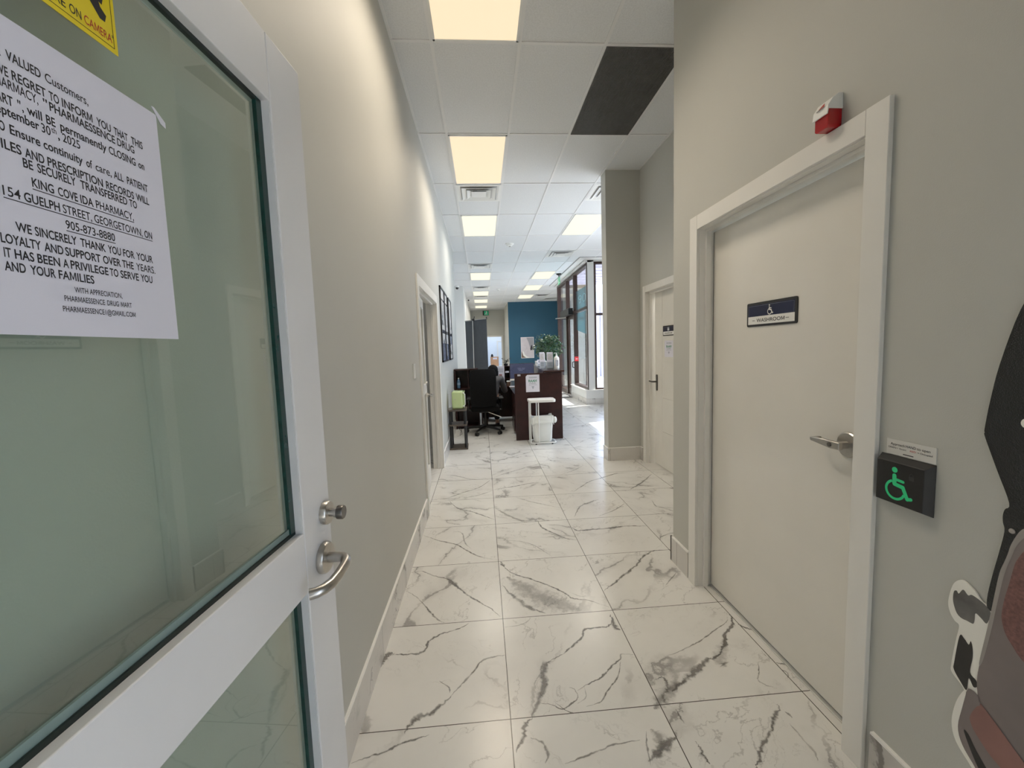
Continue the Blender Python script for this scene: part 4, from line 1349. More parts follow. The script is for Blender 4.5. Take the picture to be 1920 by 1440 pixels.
B = MB(); B.quad((2.83, 14.2, .12), (3.63, 14.2, .12), (3.63, 14.2, 3.5), (2.83, 14.2, 3.5)); B.build('glass_pane', M_glassw, w5)

B = MB(); B.box(1.5, 60, -20, 80, -.12, -.005 + .0); 
struct(B.build('pavement_outside', M_concrete), 'sunlit pavement outside the shop windows')
B = MB().mat(M_siding); B.box(FX + .12, 4.87, 2, 14.12, 3.58, 3.78); B.box(2.80, FX + .12, 10.4, 14.12, 3.58, 3.78)
for k in range(8):
    B.box(2.85, 4.87, 10.5 + k * .5, 10.52 + k * .5, 3.57, 3.58)
struct(B.build('roof_canopy_outside'), 'pale canopy soffit over the shop entrance')
B = MB()
x = 4.3
while x < 9:
    B.box(x, x + .16, 19.5, 19.75, 0, 3.5); B.box(x + .16, x + .24, 19.6, 19.75, 0, 3.5); x += .24
o = B.build('siding_wall_outside', M_siding); struct(o, 'pale ribbed siding wall outside the far window')
B = MB().mat(M_far); B.box(9, 40, 42, 50, 0, 7)
B.mat(M_darkglz)
for k in range(9):
    B.box(10 + k * 3.2, 12 + k * 3.2, 41.95, 42, 1, 3); B.box(10 + k * 3.2, 12 + k * 3.2, 41.95, 42, 4.2, 5.8)
struct(B.build('building_outside'), 'pale building across the street')

# ------------------------------------------------------------------ reception desk
t = thing('reception_desk', 'dark mahogany reception desk with raised counter ledge', 'desk', (.9, 7.6, 0))
B = MB(); B.box(.497, 1.255, 6.470, 6.500, 0, 1.075); B.build('end_panel', M_wood, t, bevel=.002)
B = MB(); B.prism([(1.225, 6.5), (1.255, 6.5), (1.385, 9.45), (1.355, 9.45)], 0, 1.082); B.build('front_panel', M_wood, t)
B = MB(); B.prism([(.955, 6.445), (1.295, 6.445), (1.42, 9.48), (1.165, 9.48)], 1.083, 1.110); B.build('ledge', M_woodtop, t, bevel=.003)
B = MB(); B.prism([(.955, 6.51), (.975, 6.51), (1.185, 9.45), (1.165, 9.45)], .74, 1.0825); B.build('inner_panel', M_wood, t)
B = MB(); B.prism([(.50, 6.502), (.954, 6.502), (1.16, 9.4), (-.06, 9.4), (-.06, 8.08), (.44, 8.08), (.50, 7.95)], .715, .74); B.build('worktop', M_woodtop, t, bevel=.002)
B = MB(); B.box(-.055, -.035, 8.10, 9.38, 0, .714); B.build('side_panel', M_wood, t)
B = MB(); B.box(-.034, 1.10, 8.72, 8.74, .02, .714); B.build('modesty_panel', M_wood, t)
B = MB(); B.box(.52, .90, 6.9, 7.5, .03, .714); pd_ = B.build('pedestal', M_wood, t)
for z in (.06, .28, .50):
    B = MB(); B.box(.507, .519, 6.92, 7.48, z, z + .20); dr_ = B.build('drawer_front', M_woodtop, pd_, bevel=.003)
raam(frame((0, 6.470, 0), (1, 0, 0), (0, -1, 0)), .676, .894, .777, 1.052, 'white clinic notice taped on the end of reception desk', corner=1)
t = thing('sticker', 'tiny white label at the top corner of the reception desk end', 'sticker', (.57, 6.469, 1.037))
B = MB(); B.box(.546, .593, 6.4685, 6.4697, 1.037, 1.063); B.build('sheet', M_paper, t)
B = MB(frame((0, 6.4684, 0), (1, 0, 0), (0, -1, 0))); B.flat([(.555, 1.046), (.585, 1.046), (.585, 1.050), (.555, 1.050)], .0001); B.build('lettering', M_ink, t)

LZ = 1.1105
M_acr = glass('clear acrylic', (.86, .90, .92), .05, .08)


def leaflet(name, x, y, wd, h, lean, lab, tone, acr=True):
    t = thing(name, lab, 'leaflet holder', (x, y, LZ))
    fr = frame((x, y, LZ), (1, -.05, 0), (-.05, -1, lean))
    B = MB(fr); B.box(-wd / 2, wd / 2, .012, h, -.004, .0)
    s_ = B.build('leaflet', M_paper, t)
    B = MB(fr).mat(tone); B.flat([(-wd * .36, h * .55), (wd * .36, h * .55), (wd * .36, h * .9), (-wd * .36, h * .9)], .0006)
    B.mat(M_inkgry)
    for k in range(4):
        B.flat([(-wd * .32, h * (.18 + .07 * k)), (wd * .3, h * (.18 + .07 * k)), (wd * .3, h * (.20 + .07 * k)), (-wd * .32, h * (.20 + .07 * k))], .0006)
    B.build('print', None, s_)
    B = MB(); B.box(x - wd / 2 - .004, x + wd / 2 + .004, y - .045, y + .05, LZ - .0002, LZ + .006)
    B.box(x - wd / 2 - .004, x + wd / 2 + .004, y - .047, y - .043, LZ + .006, LZ + h * .42)
    B.build('holder', M_acr, t)
    return t


M_pinkgry = mat('leaflet print', (.55, .53, .54), .6, var=.2, scale=60)
leaflet('leaflet_holder', 1.145, 6.92, .105, .285, .04, 'white leaflet stand on reception ledge left of the pump bottle', M_pinkgry)
leaflet('leaflet_holder', 1.025, 6.98, .085, .30, .30, 'tilted acrylic leaflet holder on the ledge in front of the plant', M_pinkgry)
leaflet('leaflet_holder', 1.105, 7.45, .085, .27, .22, 'acrylic leaflet holder behind the white leaflet stand', M_pinkgry)
leaflet('leaflet_holder', 1.15, 7.95, .16, .14, .35, 'low acrylic card holder farthest along the reception ledge', M_inkgry)
t = thing('sanitizer_bottle', 'white pump bottle of hand sanitizer on reception ledge', 'bottle', (1.265, 6.9, LZ))
B = MB(); B.lathe([(.043, 0), (.045, .004), (.045, .175), (.040, .195), (.020, .212), (.016, .214), (.016, .225)], (1.255, 6.9, LZ), 24); B.build('body', M_white, t, smooth=True)
B = MB(); B.lathe([(.018, .225), (.018, .24), (.007, .242), (.007, .262)], (1.255, 6.9, LZ), 16); B.box(1.215, 1.268, 6.892, 6.908, LZ + .260, LZ + .272); B.build('pump', M_white, t)
B = MB(frame((1.255, 6.854, LZ), (1, 0, 0), (0, -1, 0))); B.flat([(-.025, .05), (.025, .05), (.025, .15), (-.025, .15)], .0); B.build('label', mat('grey label', (.45, .47, .52), .5, var=.3, scale=80), t)
t = thing('paper_tray', 'white paper tray on far end of reception ledge', 'tray', (1.10, 8.55, LZ))
B = MB(); B.box(1.11, 1.32, 8.4, 8.65, LZ - .0003, LZ + .015); B.build('base', M_white, t)
B = MB(); B.box(1.11, 1.32, 8.4, 8.65, LZ + .075, LZ + .09); 
for xx in (1.112, 1.31):
    B.box(xx, xx + .008, 8.41, 8.64, LZ + .015, LZ + .075)
B.build('shelf', M_white, t)

# monitor and desk clutter
t = thing('monitor', 'computer monitor showing a dim blue screen on the reception desk', 'monitor', (.775, 8.0, .741))
B = MB(); B.box(.525, 1.005, 8.0, 8.035, .885, 1.185); B.build('casing', M_blk, t, bevel=.004)
M_scr = mat('lit screen', (.01, .012, .02), .15, var=.1, emit=(.050, .056, .095), es=1.0)
B = MB(); B.quad((.533, 7.9992, .893), (.997, 7.9992, .893), (.997, 7.9992, 1.177), (.533, 7.9992, 1.177)); sc_ = B.build('screen', M_scr, t)
B = MB(frame((0, 7.9988, 0), (1, 0, 0), (0, -1, 0)))
for z, a, b in ((1.085, .68, .74), (1.085, .76, .83), (1.065, .69, .82), (1.04, .70, .78)):
    B.flat([(a, z), (b, z), (b, z + .006), (a, z + .006)], 0)
B.build('screen_text', mat('screen text', (.02, .02, .03), .4, emit=(.16, .18, .26), es=1.0), sc_)
B = MB(); B.tube([(.765, 8.03, .75), (.765, 8.06, .95)], .02, 10); B.lathe([(.11, 0), (.11, .01), (.03, .012)], (.765, 8.0, .7405), 24); B.build('stand', M_blk, t)
t = thing('coffee_cup', 'paper coffee cup with white lid on the reception desk', 'cup', (.50, 8.05, .741))
B = MB(); B.lathe([(.028, 0), (.038, .09)], (.50, 8.05, .7405), 20); B.build('cup', mat('brown paper cup', (.16, .09, .06), .6), t)
B = MB(); B.lathe([(.041, .088), (.041, .096), (.036, .108), (.03, .109)], (.50, 8.05, .7405), 20); B.build('lid', M_white, t, smooth=True)
t = thing('tape_dispenser', 'small mint coloured dispenser beside the coffee cup', 'dispenser', (.42, 8.12, .741))
B = MB(); B.prism([(-.05, 0), (.05, 0), (.05, .02), (.03, .035), (0, .055), (-.03, .05), (-.05, .02)], -.02, .02) if False else B.box(.375, .455, 8.09, 8.15, .7405, .775)
B.lathe([(.026, -.018), (.026, .018)], (.415, 8.12, .782), 18, 'y'); B.build('body', mat('mint plastic', (.25, .62, .55), .4), t, bevel=.003)
t = thing('notepad', 'white notepad lying at the edge of the desk by the cup', 'notepad', (.60, 7.9, .741))
B = MB(); B.box(.50, .62, 7.80, 7.92, .7405, .752); B.build('pages', M_paper, t)
t = thing('paper_stack', 'loose white and red papers on the desk in front of monitor', 'papers', (.72, 7.5, .741))
B = MB().mat(M_paper); B.box(.60, .80, 7.3, 7.55, .7405, .746); B.mat(mat('red card', (.25, .03, .03), .5)); B.box(.58, .72, 7.45, 7.62, .746, .752); B.build('sheets', None, t)
t = thing('notice_board', 'white upright notice sheet with small photo behind the seated person', 'notice', (.36, 8.40, .741))
B = MB(); B.box(.30, .44, 8.40, 8.408, .7405, 1.125); B.build('sheet', M_paper, t)
B = MB(frame((.37, 8.3995, .741), (1, 0, 0), (0, -1, 0))).mat(mat('photo print', (.30, .14, .14), .5, var=.4, scale=40)); B.flat([(-.04, .14), (.02, .14), (.02, .22), (-.04, .22)], .0003)
B.mat(M_inkgry)
for k in range(5):
    B.flat([(-.05, .26 + k * .018), (.05, .26 + k * .018), (.05, .266 + k * .018), (-.05, .266 + k * .018)], .0003)
B.build('print', None, t)
t = thing('desk_organizer', 'dark wooden desk organizer beside the monitor', 'organizer', (.49, 8.5, .741))
B = MB()
B.box(.445, .455, 8.42, 8.68, .7405, 1.12); B.box(.545, .555, 8.42, 8.68, .7405, 1.12); B.box(.455, .545, 8.67, 8.68, .7405, 1.12)
for z in (.7405, .86, .98, 1.11):
    B.box(.455, .545, 8.42, 8.67, z, z + .01)
B.build('body', M_wood, t)
B = MB(); B.box(.462, .535, 8.415, 8.42, .985, 1.02); B.build('label_card', M_paper, t)
t = thing('potted_plant', 'small dark plant on top of the desk organizer', 'plant', (.47, 8.55, 1.1205))
B = MB(); B.lathe([(.035, 0), (.045, .05)], (.485, 8.55, 1.1202), 16); B.build('pot', M_blk, t)
B = MB(); random.seed(4)
M_leafd = mat('dark leaf', (.012, .022, .012), .5, var=.3)
for k in range(16):
    a = random.uniform(0, 2 * PI); r = random.uniform(.04, .13); z = 1.16 + random.uniform(.02, .13)
    p = Vector((.485 + r * math.cos(a), 8.55 + r * math.sin(a), z)); c = Vector((.485, 8.55, 1.165))
    B.tube([c, (c + p) / 2 + Vector((0, 0, .02)), p], .002, 5)
    d = (p - c).normalized(); sd = d.cross(Vector((0, 0, 1))).normalized() * .016
    B.quad(p - d * .02, p + sd, p + d * .04 - Vector((0, 0, .01)), p - sd)
B.build('foliage', M_leafd, t)

# bookcase on the left wall
t = thing('bookcase', 'dark wooden bookcase behind the office chair', 'bookcase', (-.31, 7.72, 0))
B = MB(); B.box(-.530, -.505, 7.66, 8.01, 0, 1.10); B.build('side_panel', M_wood, t)
B = MB(); B.box(-.115, -.09, 7.66, 8.01, 0, 1.10); B.build('side_panel', M_wood, t)
B = MB(); B.box(-.535, -.085, 7.65, 8.015, 1.101, 1.128); B.build('top', M_woodtop, t)
B = MB(); B.box(-.505, -.115, 7.995, 8.01, 0, 1.10); B.build('back_panel', M_wood, t)
for z in (.03, .39, .742):
    B = MB(); B.box(-.505, -.115, 7.67, 7.995, z, z + .022); B.build('shelf', M_wood, t)
B = MB(); B.box(-.285, -.268, 7.67, 7.995, .7641, 1.10); B.build('divider', M_wood, t)
t = thing('water_bottle', 'blue plastic water bottle on the bookcase shelf', 'bottle', (-.462, 7.73, .7642))
B = MB(); B.lathe([(.030, 0), (.034, .006), (.034, .05), (.031, .055), (.034, .06), (.034, .13), (.028, .15), (.013, .172), (.013, .178)], (-.462, 7.73, .7642), 20)
B.build('body', mat('blue water bottle', (.10, .20, .32), .12, var=.1), t, smooth=True)
B = MB(); B.lathe([(.0345, .065), (.0345, .11)], (-.462, 7.73, .7642), 20); B.build('label', mat('pale blue label', (.30, .45, .60), .4), t)
B = MB(); B.lathe([(.015, .176), (.015, .196), (.013, .198)], (-.462, 7.73, .7642), 16); B.build('cap', M_white, t)

# ------------------------------------------------------------------ side table, mini fridge
t = thing('side_table', 'small dark three tier side table by the left wall', 'side table', (-.405, 6.18, 0))
TX = (-.534, -.262); TYY = (6.04, 6.34)
M_ash = mat('grey brown board', (.10, .082, .068), .35, var=.25, scale=14)
for z in (.0, .355, .578):
    B = MB(); B.box(TX[0], TX[1], TYY[0], TYY[1], z + .001, z + .026); B.build('shelf', M_ash, t, bevel=.003)
for x in (-.505, -.291):
    for y in (6.07, 6.31):
        for z0, z1 in ((.026, .356), (.381, .579)):
            B = MB(); B.lathe([(.019, z0), (.019, z1)], (x, y, 0), 16); B.build('leg', M_blk, t, smooth=True)
t = thing('mini_fridge', 'pale green mini fridge on top of the side table', 'mini fridge', (-.385, 6.19, .6045))
B = MB(); B.box(-.475, -.305, 6.065, 6.30, .614, .870); B.build('body', M_mint, t, bevel=.028, seg=5)
B = MB(); B.box(-.470, -.310, 6.075, 6.29, .6042, .630); B.build('foot', mat('fridge base', (.20, .22, .10), .5), t, bevel=.006)
B = MB(); B.box(-.306, -.288, 6.072, 6.293, .622, .862); B.build('door', M_mint, t, bevel=.008, seg=3)
B = MB(); B.tube([(-.288, 6.085, .665), (-.278, 6.085, .672), (-.278, 6.085, .825), (-.288, 6.085, .832)], .0055, 8); B.build('handle', M_white, t)
for z in (.645, .838):
    B = MB(); B.box(-.312, -.285, 6.0640, 6.0715, z, z + .016); B.build('hinge', M_white, t)
B = MB(); B.box(-.44, -.415, 6.062, 6.0655, .748, .757); B.build('badge', M_steel, t)
t = thing('power_cord', 'thin dark power cord hanging behind the side table', 'cord', (-.38, 6.36, .3))
B = MB(); B.tube([(-.39, 6.302, .66), (-.385, 6.355, .60), (-.39, 6.365, .50), (-.375, 6.365, .37), (-.41, 6.37, .27), (-.375, 6.365, .22), (-.395, 6.37, .15), (-.36, 6.36, .17), (-.375, 6.365, .30)], .004, 7); B.build('cable', M_blk, t, smooth=True)

# ------------------------------------------------------------------ waste bin
t = thing('waste_bin', 'white framed waste bin with lid and bag in front of the reception desk', 'bin', (.89, 6.26, 0))
M_wm = mat('white metal tube', (.80, .80, .79), .3, var=.01)
bx0, bx1, by0, by1 = .695, 1.085, 6.13, 6.38
B = MB(); B.prism(rrect(bx0 - .02, bx1 + .005, by0 - .02, by1 + .01, .05), .648, .690); B.build('lid', M_white, t, bevel=.008, seg=3)
def rloop(z, r):
    return [(p[0], p[1], z) for p in rrect(bx0, bx1, by0, by1, .05)]
B = MB(); B.tube(rloop(.024, 0), .010, 8, closed=True); B.build('base_hoop', M_wm, t, smooth=True)
for x, y in ((bx0 + .005, by0 + .03), (bx0 + .125, by0), (bx0 + .005, by1 - .03), (bx0 + .125, by1)):
    B = MB(); B.tube([(x, y, .02), (x, y, .648)], .009, 8); B.build('upright', M_wm, t, smooth=True)
B = MB(); B.tube([(p[0], p[1], .405) for p in rrect(bx0 + .03, bx1 - .03, by0 + .018, by1 - .018, .05)], .006, 8, closed=True); B.build('bag_hoop', M_wm, t)
for x, y in ((bx0 + .08, by0), (bx1 - .06, by0), (bx0 + .08, by1), (bx1 - .06, by1)):
    B = MB(); B.lathe([(.012, 0), (.012, .015)], (x, y, 0), 10); B.build('rubber_foot', M_blk, t)
random.seed(2)
B = MB()
rings = []
prof = [(.012, .74), (.022, .84), (.08, .90), (.17, .93), (.26, .965), (.34, 1.0), (.39, 1.05), (.415, 1.09), (.40, 1.12), (.36, 1.10), (.33, 1.09), (.30, 1.10)]
for i, (z, k) in enumerate(prof):
    ring = []
    base = rrect(bx0 + .035, bx1 - .04, by0 + .022, by1 - .022, .05, 8)
    cx, cy = (bx0 + bx1) / 2, (by0 + by1) / 2
    for j, p in enumerate(base):
        wob = 1 + .030 * math.sin(j * 2.3 + z * 9) * (.3 + z * 2) + .018 * math.sin(j * .9 + z * 25) + random.uniform(-.012, .012)
        dz = .018 * math.sin(j * .55 + .5) + .008 * math.sin(j * 1.7) if i > 5 else 0
        ring.append(B.v((cx + (p[0] - cx) * k * wob, cy + (p[1] - cy) * k * wob * (.98 if k > 1 else 1), z + .012 + dz)))
    rings.append(ring)
for i in range(len(rings) - 1):
    n = len(rings[0])
    for j in range(n):
        B.f([rings[i][j], rings[i][(j + 1) % n], rings[i + 1][(j + 1) % n], rings[i + 1][j]])
B.f(rings[0][::-1])
B.ball((bx1 - .005, by0 + .06, .365), .03, .03, .05, 10, 8)
B.build('bag', mat('white bin bag', (.80, .82, .80), .35, var=.02), t, smooth=True)

# ------------------------------------------------------------------ office chair
CXc, CYc = .02, 7.26
t = thing('office_chair', 'black high back office chair at the reception desk', 'office chair', (CXc, CYc, 0))
B = MB()
prev = None
cols = []
NX, NZ = 14, 16
for iz in range(NZ + 1):
    v = iz / NZ; z = .50 + .645 * v
    row = []
    hw = .232 * (1 - .10 * max(0, (v - .82) / .18) ** 2) * (1 - .05 * (1 - v))
    for side in (0, 1):
        pass
    for ix in range(NX + 1):
        u = ix / NX * 2 - 1
        yb = 6.985 - .04 * math.sin(v * 3.0) + .035 * (1 - u * u) * 0 - .0 + .035 * u * u
        row.append(B.v((CXc - .025 + hw * u, yb, z - .02 * u ** 6 * (v > .9))))
    cols.append(row)
fr_ = []
for iz in range(NZ + 1):
    v = iz / NZ
    row = []
    for ix in range(NX + 1):
        u = ix / NX * 2 - 1
        c = cols[iz][ix].co
        edge = max(abs(u), abs(2 * v - 1))
        row.append(B.v((c.x, c.y + .10 * (1 - edge ** 6 * .75), c.z)))
    fr_.append(row)
for A, flip in ((cols, 0), (fr_, 1)):
    for i in range(NZ):
        for j in range(NX):
            q = [A[i][j], A[i][j + 1], A[i + 1][j + 1], A[i + 1][j]]
            B.f(q[::-1] if flip else q)
for i in range(NZ):
    B.f([cols[i][0], cols[i + 1][0], fr_[i + 1][0], fr_[i][0]]); B.f([cols[i][-1], fr_[i][-1], fr_[i + 1][-1], cols[i + 1][-1]])
for j in range(NX):
    B.f([cols[0][j], fr_[0][j], fr_[0][j + 1], cols[0][j + 1]]); B.f([cols[-1][j], cols[-1][j + 1], fr_[-1][j + 1], fr_[-1][j]])
B.build('backrest', M_blkfab, t, smooth=True, bevel=.012)
B = MB(); B.box(CXc - .25, CXc + .25, 7.04, 7.52, .400, .500); B.build('seat', M_blkfab, t, bevel=.04, seg=4)
for s in (-1, 1):
    x = CXc + s * .285
    B = MB(); B.tube([(CXc + s * .21, 7.25, .41), (x, 7.25, .41), (x, 7.27, .60)], .018, 8)
    a_ = B.build('armrest', M_blk, t)
    B = MB(); B.box(x - .04, x + .04, 7.14, 7.42, .600, .632); B.build('arm_pad', M_blk, a_, bevel=.012, seg=3)
B = MB(); B.lathe([(.03, .10), (.03, .25), (.022, .25), (.022, .39)], (CXc, CYc, 0), 16); B.box(CXc - .12, CXc + .12, CYc - .14, CYc + .14, .375, .402); B.build('gas_column', M_blk, t)
B = MB(); B.tube([(CXc + .05, 7.1, .385), (CXc + .27, 7.04, .30)], .008, 8); B.build('under_seat_bar', M_steel, t)  # steel bar slanting out below the seat
for k in range(5):
    a = R(-118 + 72 * k)
    ex, ey = CXc + .34 * math.cos(a), CYc + .34 * math.sin(a)
    B = MB(); B.tube([(CXc, CYc, .115), (CXc + .2 * math.cos(a), CYc + .2 * math.sin(a), .10), (ex, ey, .080)], [.03, .024, .018], 8)
    sp_ = B.build('base_spoke', M_blk, t, smooth=True)
    B = MB(); n_ = (-math.sin(a), math.cos(a), 0)
    for o_ in (-.018, .018):
        c_ = Vector((ex, ey, .031)) + Vector(n_) * o_
        B.tube([c_ - Vector(n_) * .011, c_ + Vector(n_) * .011], .0305, 16)
    B.tube([(ex, ey, .035), (ex, ey, .085)], .010, 8)
    B.build('caster', M_blk, sp_, smooth=True)

# ------------------------------------------------------------------ seated person (seen from behind)
M_skin = mat('skin', (.42, .25, .18), .5, var=.05)
M_hair = mat('black hair', (.004, .0035, .004), .7, var=.3, scale=60, spec=.15)
M_sweat = mat('grey knit', (.075, .072, .075), .85, var=.25, scale=90, bump=.4, bscale=300)
M_trou = mat('dark trousers', (.012, .012, .016), .8, var=.2)


def skin_obj(name, m, chains, parent, root=None, sub=2):
    """chains: list of lists of (x,y,z,r); identical points are shared"""
    verts = []; rad = []; edges = []; idx = {}
    og = Vector(ORG[parent.name]) if parent else Vector(root)
    for ch in chains:
        prev = None
        for x, y, z, r in ch:
            k = (round(x, 4), round(y, 4), round(z, 4))
            if k not in idx:
                idx[k] = len(verts); verts.append(Vector((x, y, z)) - og); rad.append(r)
            if prev is not None:
                edges.append((prev, idx[k]))
            prev = idx[k]
    me = bpy.data.meshes.new(name); me.from_pydata(verts, edges, []); me.materials.append(m)
    o = bpy.data.objects.new(name, me); COL.objects.link(o)
    if parent:
        o.parent = parent
    else:
        o.location = og
    ORG[o.name] = tuple(og)
    md = o.modifiers.new('skin', 'SKIN'); md.use_smooth_shade = True
    for i, s in enumerate(me.skin_vertices[0].data):
        s.radius = (rad[i], rad[i]); s.use_root = (i == 0)
    if sub:
        sm = o.modifiers.new('sub', 'SUBSURF'); sm.levels = sub; sm.render_levels = sub
    return o


PX, PY = .165, 7.36
pel = (PX - .03, PY - .02, .585, .125)
sp1 = (PX - .02, PY + .00, .70, .115); sp2 = (PX, PY + .06, .82, .125); sp3 = (PX + .01, PY + .11, .925, .105)
nk = (PX + .015, PY + .14, .985, .050); hd1 = (PX + .02, PY + .165, 1.035, .060); hd2 = (PX + .02, PY + .18, 1.085, .080); hd3 = (PX + .02, PY + .17, 1.135, .058)
chains = [[pel, sp1, sp2, sp3, nk, hd1, hd2, hd3]]
arms = {}
for s in (-1, 1):
    sh = (PX + .01 + s * .155, PY + .10, .925, .058)
    el = (PX + .01 + s * .225, PY + .16, .700, .042)
    wr = (PX + .01 + s * .175, PY + .40, .765, .027)
    pm = (PX + .01 + s * .165, PY + .47, .770, .030)
    arms[s] = (sh, el, wr)
    chains.append([sp3, sh, ((sh[0] + el[0]) / 2, (sh[1] + el[1]) / 2, (sh[2] + el[2]) / 2, .050), el, ((el[0] + wr[0]) / 2, (el[1] + wr[1]) / 2, (el[2] + wr[2]) / 2, .038), wr, pm])
    for k, (dx, ln_) in enumerate(((-.026, .062), (-.009, .072), (.008, .068), (.024, .054))):
        b0 = (pm[0] + dx, pm[1] + .035, pm[2] + .002, .0095)
        chains.append([pm, b0, (b0[0] + dx * .1, b0[1] + ln_ * .5, b0[2] + .004, .0085), (b0[0] + dx * .15, b0[1] + ln_, b0[2] - .008, .007)])
    chains.append([wr, (pm[0] - s * .036, pm[1] - .012, pm[2] - .003, .010), (pm[0] - s * .050, pm[1] + .022, pm[2] - .006, .0085)])
    hip = (PX - .03 + s * .085, PY + .03, .575, .085)
    kn = (PX - .03 + s * .105, PY + .42, .555, .058)
    an = (PX - .03 + s * .105, PY + .40, .105, .036)
    chains.append([pel, hip, ((hip[0] + kn[0]) / 2, (hip[1] + kn[1]) / 2, .568, .075), kn, (kn[0], kn[1] - .015, .34, .056), an, (an[0], an[1] + .03, .05, .036), (an[0] + s * .01, an[1] + .15, .035, .028)])
per = skin_obj('person', M_skin, chains, None, root=(PX, PY, 0))
tag(per, 'person with dark hair and grey sweater sitting at the desk, seen from behind', 'person')
sw = [[(pel[0], pel[1], .60, .137), (*sp1[:3], .129), (*sp2[:3], .139), (*sp3[:3], .116), (nk[0], nk[1], nk[2] - .018, .062)]]
for s in (-1, 1):
    sh, el, wr = arms[s]
    sw.append([(*sp3[:3], .116), (*sh[:3], .070), ((sh[0] + el[0]) / 2, (sh[1] + el[1]) / 2, (sh[2] + el[2]) / 2, .062), (*el[:3], .055), ((el[0] + wr[0]) / 2, (el[1] + wr[1]) / 2, (el[2] + wr[2]) / 2, .050), (wr[0], wr[1] - .01, wr[2], .037)])
skin_obj('sweater', M_sweat, sw, per)
tr_ = [[(pel[0], pel[1], .60, .130), (pel[0], pel[1], .555, .128)]]
for s in (-1, 1):
    hip = (PX - .03 + s * .085, PY + .03, .575, .097); kn = (PX - .03 + s * .105, PY + .42, .555, .070)
    tr_.append([(pel[0], pel[1], .555, .128), hip, ((hip[0] + kn[0]) / 2, (hip[1] + kn[1]) / 2, .568, .087), kn, (kn[0], kn[1] - .015, .34, .068), (kn[0], PY + .40, .12, .055)])
skin_obj('trousers', M_trou, tr_, per)
for s in (-1, 1):
    B = MB(); B.ball((PX - .03 + s * .112, PY + .47, .042), .045, .12, .040, 12, 8)
    B.build('shoe', M_blk, per, smooth=True)
B = MB()
B.ball((PX + .02, PY + .165, 1.100), .096, .098, .094, 18, 12)
B.ball((PX + .02, PY + .125, 1.03), .080, .062, .095, 16, 10)
for k in range(9):
    a = -1.3 + 2.6 * k / 8
    x = PX + .02 + .072 * math.sin(a); y = PY + .135 - .050 * math.cos(a)
    B.tube([(x, y, 1.08), (x * 1.0, y - .012, 1.0), (x, y - .002, .925)], [.03, .027, .012], 7)
B.build('hair', M_hair, per, smooth=True)
B = MB()
B.ball((PX + .02, PY + .265, 1.075), .012, .018, .016, 8, 6)
for s in (-1, 1):
    B.ball((PX + .02 + s * .030, PY + .243, 1.098), .013, .008, .008, 8, 6)
B.box(PX - .002, PX + .042, PY + .240, PY + .250, 1.040, 1.047)
B.build('face', M_skin, per, smooth=True)

# ------------------------------------------------------------------ roll-up banner (rear side)
P0 = Vector((-.393, 10.41, 0)); P1 = Vector((.132, 9.71, 0)); ax = (P1 - P0).normalized(); nb = Vector((ax.y, -ax.x, 0))
BW = (P1 - P0).length
FRBN = frame(P0, ax, nb)
t = thing('rollup_banner', 'tall grey roll-up banner seen from behind, past the desk', 'banner', (P0 + P1) / 2)
B = MB(FRBN)
NS = 10
for (z0, z1) in ((.08, 2.195),):
    vs0 = []; vs1 = []
    for i in range(NS + 1):
        x = BW * i / NS; off = .006 * math.sin(i * 1.3)
        vs0.append(B.v((x + .006 * math.sin(2), z0, off))); vs1.append(B.v((x, z1, off * .3)))
    for i in range(NS):
        B.f([vs0[i], vs0[i + 1], vs1[i + 1], vs1[i]])
fb_ = B.build('fabric', M_greyfab, t)
sm_ = fb_.modifiers.new('thick', 'SOLIDIFY'); sm_.thickness = .003
B = MB(FRBN); B.box(-.01, BW + .01, 0.0, .08, -.07, .06); B.build('base', M_steel, t, bevel=.01)
B = MB(FRBN); B.box(-.005, BW + .005, 2.185, 2.205, -.008, .010); B.build('top_rail', M_steel, t)
B = MB(FRBN); B.tube([(BW * .40, .08, .045), (BW * .40, 2.195, .020)], .012, 8); B.build('pole', M_white, t)
B = MB(FRBN); B.tube([(BW * .40, 2.19, .02), (BW * .46, 2.21, .02), (BW * .49, 2.28, .02)], .010, 6); B.box(BW * .37, BW * .44, 2.18, 2.225, 0, .03); B.box(BW - .01, BW + .012, 2.18, 2.235, -.005, .008); B.build('hook', M_blk, t)

# ------------------------------------------------------------------ art and ficus by the blue wall
t = thing('wall_art', 'white framed abstract line art on the blue wall', 'picture', (2.1, 18.93, 1.0))
ay0, ay1 = 1.005, 1.99
FRA = frame((0, 18.93, 0), (1, 0, 0), (0, -1, 0))
B = MB(FRA); B.box(1.80, 2.40, ay0 + .01, ay1 - .01, .0005, .03); B.build('frame', M_white, t)
B = MB(FRA).mat(mat('art ground', (.60, .56, .60), .6, var=.06)); B.flat([(1.815, ay0 + .025), (2.385, ay0 + .025), (2.385, ay1 - .025), (1.815, ay1 - .025)], .031)
B.mat(mat('art grey', (.32, .32, .36), .6)); B.flat([(2.06, ay1 - .03), (2.38, ay1 - .03), (2.38, 1.55), (2.30, 1.60), (2.22, 1.52), (2.15, 1.75)], .0313)
B.mat(mat('art black', (.03, .03, .04), .6)); B.flat([(2.24, 1.36), (2.33, 1.40), (2.335, 1.56), (2.30, 1.62), (2.25, 1.56), (2.22, 1.45)], .0316)
B.mat(mat('art brown', (.16, .10, .07), .6)); B.flat([(1.82, 1.04), (2.02, 1.04), (1.90, 1.12), (1.855, 1.25), (1.82, 1.34)], .0313)
B.mat(M_white); B.flat([(1.90, 1.12), (2.02, 1.04), (2.20, 1.04), (2.05, 1.10), (1.96, 1.20), (1.90, 1.36), (1.87, 1.30)], .0315)
B.mat(mat('art line', (.40, .36, .40), .6))
